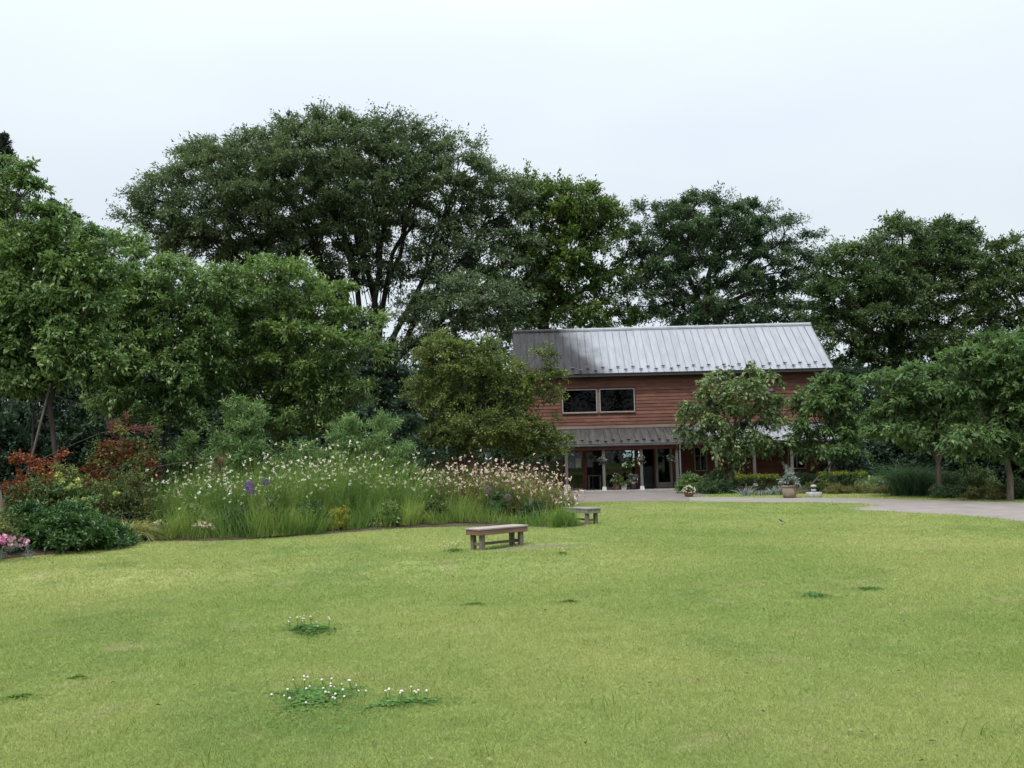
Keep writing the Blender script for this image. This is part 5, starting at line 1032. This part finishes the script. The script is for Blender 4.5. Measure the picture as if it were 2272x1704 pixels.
for i, (px, py, D, top, half) in enumerate(((975, 1120, 24.0, 1005, 55), (1045, 1120, 24.2, 1000, 62), (1115, 1120, 24.2, 1002, 62), (1180, 1120, 24.0, 1020, 55))):
    gaura(px, py, D, top, half, 'blush-flowered red-stemmed gaura in the back row, %s from the white drift' % ords[i], gr, 'petal_p', 'rstem', 280, 120, 0.55, 0.18)
# lower, denser grassy edging in front of the wands: one uncountable strip
VV, vv = [], []
for px in list(range(370, 1270, 32)) + [1232, 1244, 1254, 1260]:
    e = np.interp(px, (300, 475, 600, 700, 817, 925, 1034, 1142, 1269), (1200, 1200, 1190, 1182, 1172, 1168, 1166, 1163, 1164))
    D = np.interp(px, (300, 475, 600, 700, 817, 925, 1034, 1142, 1269), (18.9, 19.0, 19.5, 20.1, 20.8, 21.2, 21.35, 21.1, 19.75)) + 0.14 + rng.uniform(-0.10, 0.12)
    if px > 1228: D = 20.0 + rng.uniform(-0.08, 0.2)
    top = 1100 + rng.uniform(-28, 26) + (10 if px > 1100 else 0); n = int(rng.uniform(90, 380)); hw = (rng.uniform(24, 40) if px < 1230 else 18) / pxm(D)
    c = W(px + rng.uniform(-8, 8), e, D); z = float(hgt(c[0], D)) + bed_z(c[0], D); base = np.array((c[0], D, z)); H = W(px, top, D)[2] - z
    b = np.repeat(base[None], n, 0); a = rng.random(n) * 6.283; r = np.sqrt(rng.random(n)); b[:, 0] += hw * r * np.cos(a); b[:, 1] += 0.36 * r * np.sin(a)
    dd = rng.normal(0, 0.24, (n, 3)); dd[:, 0] += rng.normal(0.05, 0.12); dd[:, 1] -= 0.06; dd[:, 2] = 1; sv = nrm(on_sphere(n) * (1, 1, 0.05))
    V, P_ = ribbon_quads(b, dd, H * rng.uniform(0.30, 1.1, n), rng.uniform(0.006, 0.015, n), rng.uniform(0.05, 0.4, n), 3, sv)
    VV.append(V); vv.append(np.clip(np.repeat(rng.random(n), 3) + rng.normal(0, 0.25), 0, 1))
tag(quads_obj('grassy_edging', np.concatenate(VV), np.concatenate(vv), M['gstem'], None, (0, 0, 0), 'stuff'), 'fine yellow-green grassy growth where the border meets the lawn', 'grass')
for px, py, D, top, half, lf, lb in ((430, 1195, 19.5, 1120, 34, 'weeping', 'leafy green perennial low in the border near the faded pink flowers'), (600, 1186, 19.9, 1105, 36, 'mixed', 'leafy perennial below the purple flower heads'), (690, 1180, 20.5, 1112, 30, 'young', 'low leafy perennial left of the yellow-speckled bush'),
                               (860, 1168, 21.2, 1115, 36, 'weeping', 'low leafy perennial right of the yellow-speckled bush'), (960, 1164, 21.6, 1108, 34, 'mixed', 'leafy perennial directly behind the near bench'), (1180, 1162, 21.3, 1112, 32, 'dkgreen', 'dark leafy perennial near the border end'), (520, 1190, 19.7, 1128, 26, 'dkgreen', 'dark leafy perennial under the small pink flowers')):
    shrub('perennial', lb, px, top, py, half, D, lf, 30, 0.16, 9, 9, 0.085, 0.034, cat='plant', group='leafy perennials in the border', depth=0.3, up_=0.5)
shrub('spotted_bush', 'small yellow-speckled bush at the front of the border', 752, 1118, 1170, 30, 20.6, 'yellow', 22, 0.12, 8, 9, 0.06, 0.022, group=sg, depth=0.25)
shrub('spiky_bush', 'dark green spiky bush near the right end of the border', 1110, 1085, 1150, 48, 22.2, 'fountain', 36, 0.18, 9, 12, 0.12, 0.014, group=sg, depth=0.4, up_=0.8)
# purple alliums and greyed ones
for px, py, D, r, lb, mt in ((553, 1078, 20.3, 0.095, 'larger round purple flower head above the grassy stems', 'purple'), (557, 1090, 20.1, 0.06, 'small purple flower head just under the larger one', 'purple'), (590, 1069, 20.6, 0.065, 'purple flower head standing apart from the touching pair', 'purple'),
                             (1082, 1085, 21.2, 0.075, 'faded grey-mauve flower head near the end of the border', 'mauve'), (1127, 1103, 21.0, 0.07, 'faded grey-mauve flower head above the spiky bush', 'mauve')):
    c = W(px, py, D); g = np.array((c[0] - 0.05, D + 0.1, float(hgt(c[0], D)) + bed_z(c[0], D))); t = thing('allium', lb, 'flower', g, 0, 'round flower heads on stalks')
    MB().tube([g, (g + c) / 2 + (0.01, 0, 0), c], [0.008, 0.007, 0.006], 5).build('stalk', M['weed'], t, True, g)
    d = on_sphere(420); V = leaf_quads(c + d * r * rng.uniform(0.75, 0.98, (420, 1)), d + rng.normal(0, 0.3, (420, 3)), on_sphere(420), np.full(420, r * 0.28), np.full(420, r * 0.22))
    quads_obj('head', V, rng.random(420), M[mt], t, g)
# pinks along the edge
for px, py, D, top, half, lb in ((28, 1236, 15.75, 1193, 42, 'clump of bright pink flowers at the near corner of the border'), (12, 1195, 16.2, 1180, 10, 'single pale pink flower head at the left edge'), (362, 1178, 19.25, 1160, 22, 'small clump of pale pink flowers beside the sedge'), (452, 1188, 19.2, 1163, 24, 'small clump of faded pink flowers low in the grassy edge')):
    t, base, H, hw, dp = shrub('pink_flowers', lb, px, top, py, half, D, 'silver' if half > 30 else 'gstem_d', 14, 0.10, 8, 8, 0.06, 0.008, cat='flowering plant', group='pink flowers along the border edge', depth=0.22, stem=False)
    n = int(half * 0.9) + 3; d = on_sphere(n); d[:, 2] = np.abs(d[:, 2]) * 0.5 + 0.5; d[:, 1] -= 0.3
    florets(base + d * np.array((hw, dp, H * 1.1)) + (0, -0.05, 0.02), 0.06 if half > 30 else 0.05, 'pink' if half > 30 else 'petal_p', t, base, per=5)

# ------------------------------------------------------------------ border in front of the building and behind the path
rg = 'plants of the border by the building'
shrub('garden_bush', 'blue-green bush at the corner of the veranda border', 1535, 1050, 1094, 36, 37.5, 'willow', 40, 0.22, 8, 9, 0.10, 0.05, group=rg, depth=0.5)
shrub('garden_bush', 'low green bush next to the blue-green one', 1590, 1062, 1094, 48, 36.2, 'dkgreen', 40, 0.22, 8, 9, 0.09, 0.045, group=rg, depth=0.5)
shrub('garden_bush', 'dark reddish-green bush against the veranda', 1610, 1040, 1090, 55, 38.8, 'rtgreen', 40, 0.26, 8, 9, 0.10, 0.05, group=rg, depth=0.5)
def hedge(label, px0, px1, py_t, py_b, D, leaf, top, dep=0.5, group=rg):
    a = W(px0, py_b, D); b = W(px1, py_b, D); z = bed_z((a[0] + b[0]) / 2, D); zt = W((px0 + px1) / 2, py_t, D)[2]; c = np.array(((a[0] + b[0]) / 2, D, z)); hx = (b[0] - a[0]) / 2
    t = thing('clipped_hedge', label, 'hedge', c, 0, group); n = int(hx * 2 * 26); H = zt - z
    P_ = rng.uniform(-1, 1, (n, 3)) * (hx, dep, 0.5) + (0, 0, 0.5); P_[:, 2] *= H - 0.06
    V, var = foliage(c + P_, 0.16, 8, 9, 0.05, 0.028, 0.9, 0.2, 0.0, 0.0, 0.2); quads_obj('sides', V, var, M[leaf], t, c)
    n2 = int(hx * 2 * 20); P2 = rng.uniform(-1, 1, (n2, 3)) * (hx, dep, 0.03) + (0, 0, H - 0.03)
    V, var = foliage(c + P2, 0.12, 8, 9, 0.05, 0.028, 0.5, 0.3, 0.0, 0.0, 0.2); quads_obj('new_growth', V, var, M[top], t, c)
    mb = MB()
    for x in np.linspace(-hx * 0.9, hx * 0.9, max(3, int(hx * 4))): mb.tube([(c[0] + x, c[1], z - 0.03), (c[0] + x + 0.03, c[1], z + H * 0.7)], [0.02, 0.008], 5)
    mb.build('stems', M['bark_dark'], t, False, c)
hedge('clipped hedge with bright yellow-green top in front of the veranda', 1635, 1740, 1056, 1090, 36.0, 'hedge_d', 'hedge')
hedge('yellow-green clipped hedge at the foot of the staked tree', 1822, 1915, 1050, 1090, 35.0, 'hedge_d', 'hedge')
for k, (px, top) in enumerate(((1655, 1066), (1685, 1072), (1705, 1074), (1722, 1068), (1735, 1070))):
    t, b0 = blades_thing('silver_plant', 'silvery spike-leaved plant before the clipped hedge, %s from the clay pot' % ords[4 - k], px, 1097, 33.9, 70, 0.30 + 0.25 * (k in (0, 3, 4)), 0.035, 0.45, 'silver', 'plant', group='silver plants before the hedge', bend=0.4, rad=0.10, segs=3)
shrub('garden_bush', 'dark green bush beside the clay pot and leaning pole', 1790, 1050, 1092, 40, 37.6, 'dkgreen', 30, 0.24, 8, 9, 0.10, 0.05, group=rg, depth=0.5)
shrub('garden_bush', 'low soft green bush behind the round stone lamp base', 1815, 1068, 1096, 40, 34.4, 'mixed', 30, 0.18, 8, 9, 0.07, 0.035, group=rg, depth=0.4)
for k, (px, top, half, D) in enumerate(((1862, 1076, 34, 33.6), (1915, 1076, 38, 33.4), (1968, 1076, 34, 33.0), (2016, 1074, 32, 32.4))):
    shrub('edging_bush', ('bronze-green edging bush nearest the round lamp base', 'bronze-green edging bush, second from the lamp base', 'bronze-green edging bush under the hostas', 'bronze-green edging bush in front of the fountain grass')[k], px, top, 1101, half, D, 'tan', 46, 0.13, 9, 10, 0.05, 0.018, group='bronze edging bushes', depth=0.35, stem=True, up_=0.5)
shrub('hosta_patch', 'patch of pale broad-leaved plants behind the edging bushes', 1935, 1062, 1095, 45, 34.6, 'hosta', 40, 0.14, 8, 6, 0.13, 0.075, cat='plant', group=rg, depth=0.4, up_=0.2, stem=False)
shrub('garden_bush', 'dark leafy bush behind the yellow-green hedge', 1905, 1015, 1085, 62, 37.0, 'under', 40, 0.32, 9, 11, 0.13, 0.075, group=rg, depth=0.7)
t, b0 = blades_thing('fountain_grass', 'big arching mound of dark green fountain grass behind the path', 2022, 1096, 31.2, 1900, 2.0, 0.018, 0.34, 'fountain', 'ornamental grass', bend=0.66, rad=0.24, segs=6)
t, b0 = blades_thing('yellow_foliage_plant', 'yellow-leaved arching plant between the two slim trunks', 2112, 1060, 31.5, 60, 0.95, 0.045, 0.5, 'yellow', 'plant', bend=0.35, rad=0.06, segs=4)
shrub('garden_bush', 'dark bush under the yellow-leaved plant', 2140, 1040, 1100, 60, 31.0, 'dkgreen', 50, 0.26, 9, 11, 0.10, 0.05, group=rg, depth=0.6)
shrub('garden_bush', 'light green leafy bush between the slim trunks', 2172, 1030, 1104, 42, 29.6, 'weeping', 46, 0.22, 9, 10, 0.09, 0.045, group=rg, depth=0.5)
shrub('garden_bush', 'low blue-green bush at the foot of the forked slim tree', 2115, 1075, 1106, 55, 28.9, 'dkgreen', 40, 0.18, 9, 10, 0.07, 0.035, group=rg, depth=0.4)
shrub('garden_bush', 'low bronze bush left of the thicker slim trunk', 2195, 1080, 1110, 60, 27.6, 'tan', 44, 0.16, 9, 10, 0.06, 0.026, group=rg, depth=0.4)
shrub('garden_bush', 'green bush at the right edge behind the thicker slim trunk', 2275, 1060, 1114, 48, 27.4, 'dkgreen', 40, 0.22, 9, 10, 0.08, 0.04, group=rg, depth=0.5)

# ------------------------------------------------------------------ clover and weeds in the lawn
def clover(px, py, half, label, nl, nf, leaf='clover', dep=0.5, h=0.036, fh=0.10):
    c = G(px, py); D = c[1]; c[2] = float(hgt(c[0], D)); hw = half / pxm(D); dp = hw * dep
    t = thing('clover_patch', label, 'clover', c, 0, 'clover and weed patches in the lawn')
    a = rng.random(nl) * 6.283; r = np.abs(rng.normal(0, 0.58, nl)); ph0 = rng.random(3) * 6.28; lob = 1 + 0.3 * np.sin(2 * a + ph0[0]) + 0.3 * np.sin(3 * a + ph0[1]) + 0.2 * np.sin(7 * a + ph0[2])
    x = c[0] + hw * r * lob * np.cos(a); y = c[1] + dp * r * lob * np.sin(a); z = hgt(x, y) + h * np.clip(1.2 - r, 0.25, 0.8) * rng.uniform(0.3, 1.3, nl)
    base = np.stack([x, y, z], 1); Q = []
    ph = rng.random(nl) * 6.283; tl = rng.normal(0, 0.25, (nl, 3)); tl[:, 2] = 1; s_ = rng.uniform(0.012, 0.022, nl)
    for k in range(3):
        ax = np.stack([np.cos(ph + k * 2.094), np.sin(ph + k * 2.094), np.full(nl, -0.1)], 1); Q.append(leaf_quads(base, ax, tl, s_, s_ * 0.95, 0.05))
    quads_obj('leaves', np.concatenate(Q), np.tile(rng.random(nl), 3), M[leaf], t, c)
    ns = nl // 3; V, _ = ribbon_quads(np.stack([x, y, hgt(x, y)], 1)[:ns], (base - np.stack([x, y, hgt(x, y)], 1))[:ns] + 1e-4, (z - hgt(x, y))[:ns], np.full(ns, 0.004), np.zeros(ns), 1, nrm(on_sphere(ns) * (1, 1, 0)))
    quads_obj('stalks', V, rng.random(ns), M['weed'], t, c, 'stuff')
    if nf:
        mb = MB(); ms_ = MB()
        for i in range(nf):
            aa = rng.random() * 6.283; rr = rng.random() ** 0.6 * 1.05; fx = c[0] + hw * rr * math.cos(aa); fy = c[1] + dp * rr * math.sin(aa); fz = float(hgt(fx, fy)); hh = fh * rng.uniform(0.55, 1.1); q = rng.uniform(0.006, 0.0095)
            tip = np.array((fx + rng.normal(0, 0.02), fy + rng.normal(0, 0.02), fz + hh))
            ms_.tube([(fx, fy, fz), tip], 0.0022, 3, False)
            mb.lathe([(q * 0.35, -q * 0.8), (q * 0.95, -q * 0.25), (q, q * 0.25), (q * 0.6, q * 0.8), (q * 0.15, q)], 7, tuple(tip))
        ms_.build('flower_stalks', M['weed'], t, False, c)['kind'] = 'stuff'; f = mb.build('flower_heads', M['clover_f'], t, True, c); f['kind'] = 'stuff'
clover(700, 1552, 115, 'large clover patch with many small white flowers on the near lawn', 2600, 30, dep=0.95, h=0.026, fh=0.07)
clover(895, 1568, 85, 'clover patch with a few white flowers just right of the large one', 1300, 11, dep=0.6, h=0.026, fh=0.085)
clover(690, 1398, 50, 'dense dark clover tuft with white flowers in the middle of the lawn', 1700, 13, dep=0.9, h=0.055, fh=0.12)
clover(1008, 1247, 34, 'small white-flowered clover tuft in front of the bench', 900, 14, 'weed', dep=0.9, h=0.06, fh=0.16)
clover(1810, 1318, 36, 'dark clover patch on the right part of the lawn', 1000, 0, dep=1.0, h=0.032)
clover(1927, 1304, 26, 'smaller dark clover patch beside the other on the right lawn', 500, 0, dep=1.0, h=0.03)
clover(1262, 1332, 20, 'little dark weed patch in the middle of the lawn', 330, 0, 'weed', h=0.03)
clover(1055, 1336, 28, 'faint weed patch left of the little dark one', 380, 0, 'weed', h=0.03)
clover(175, 1502, 22, 'little green weed patch on the near left lawn', 260, 0, 'weed', h=0.025)
clover(42, 1542, 36, 'green weed patch at the near left corner of the lawn', 420, 0, 'weed', h=0.025)
clover(1245, 1243, 26, 'thin weed patch to the right of the bench', 180, 4, 'weed', h=0.04, fh=0.1)
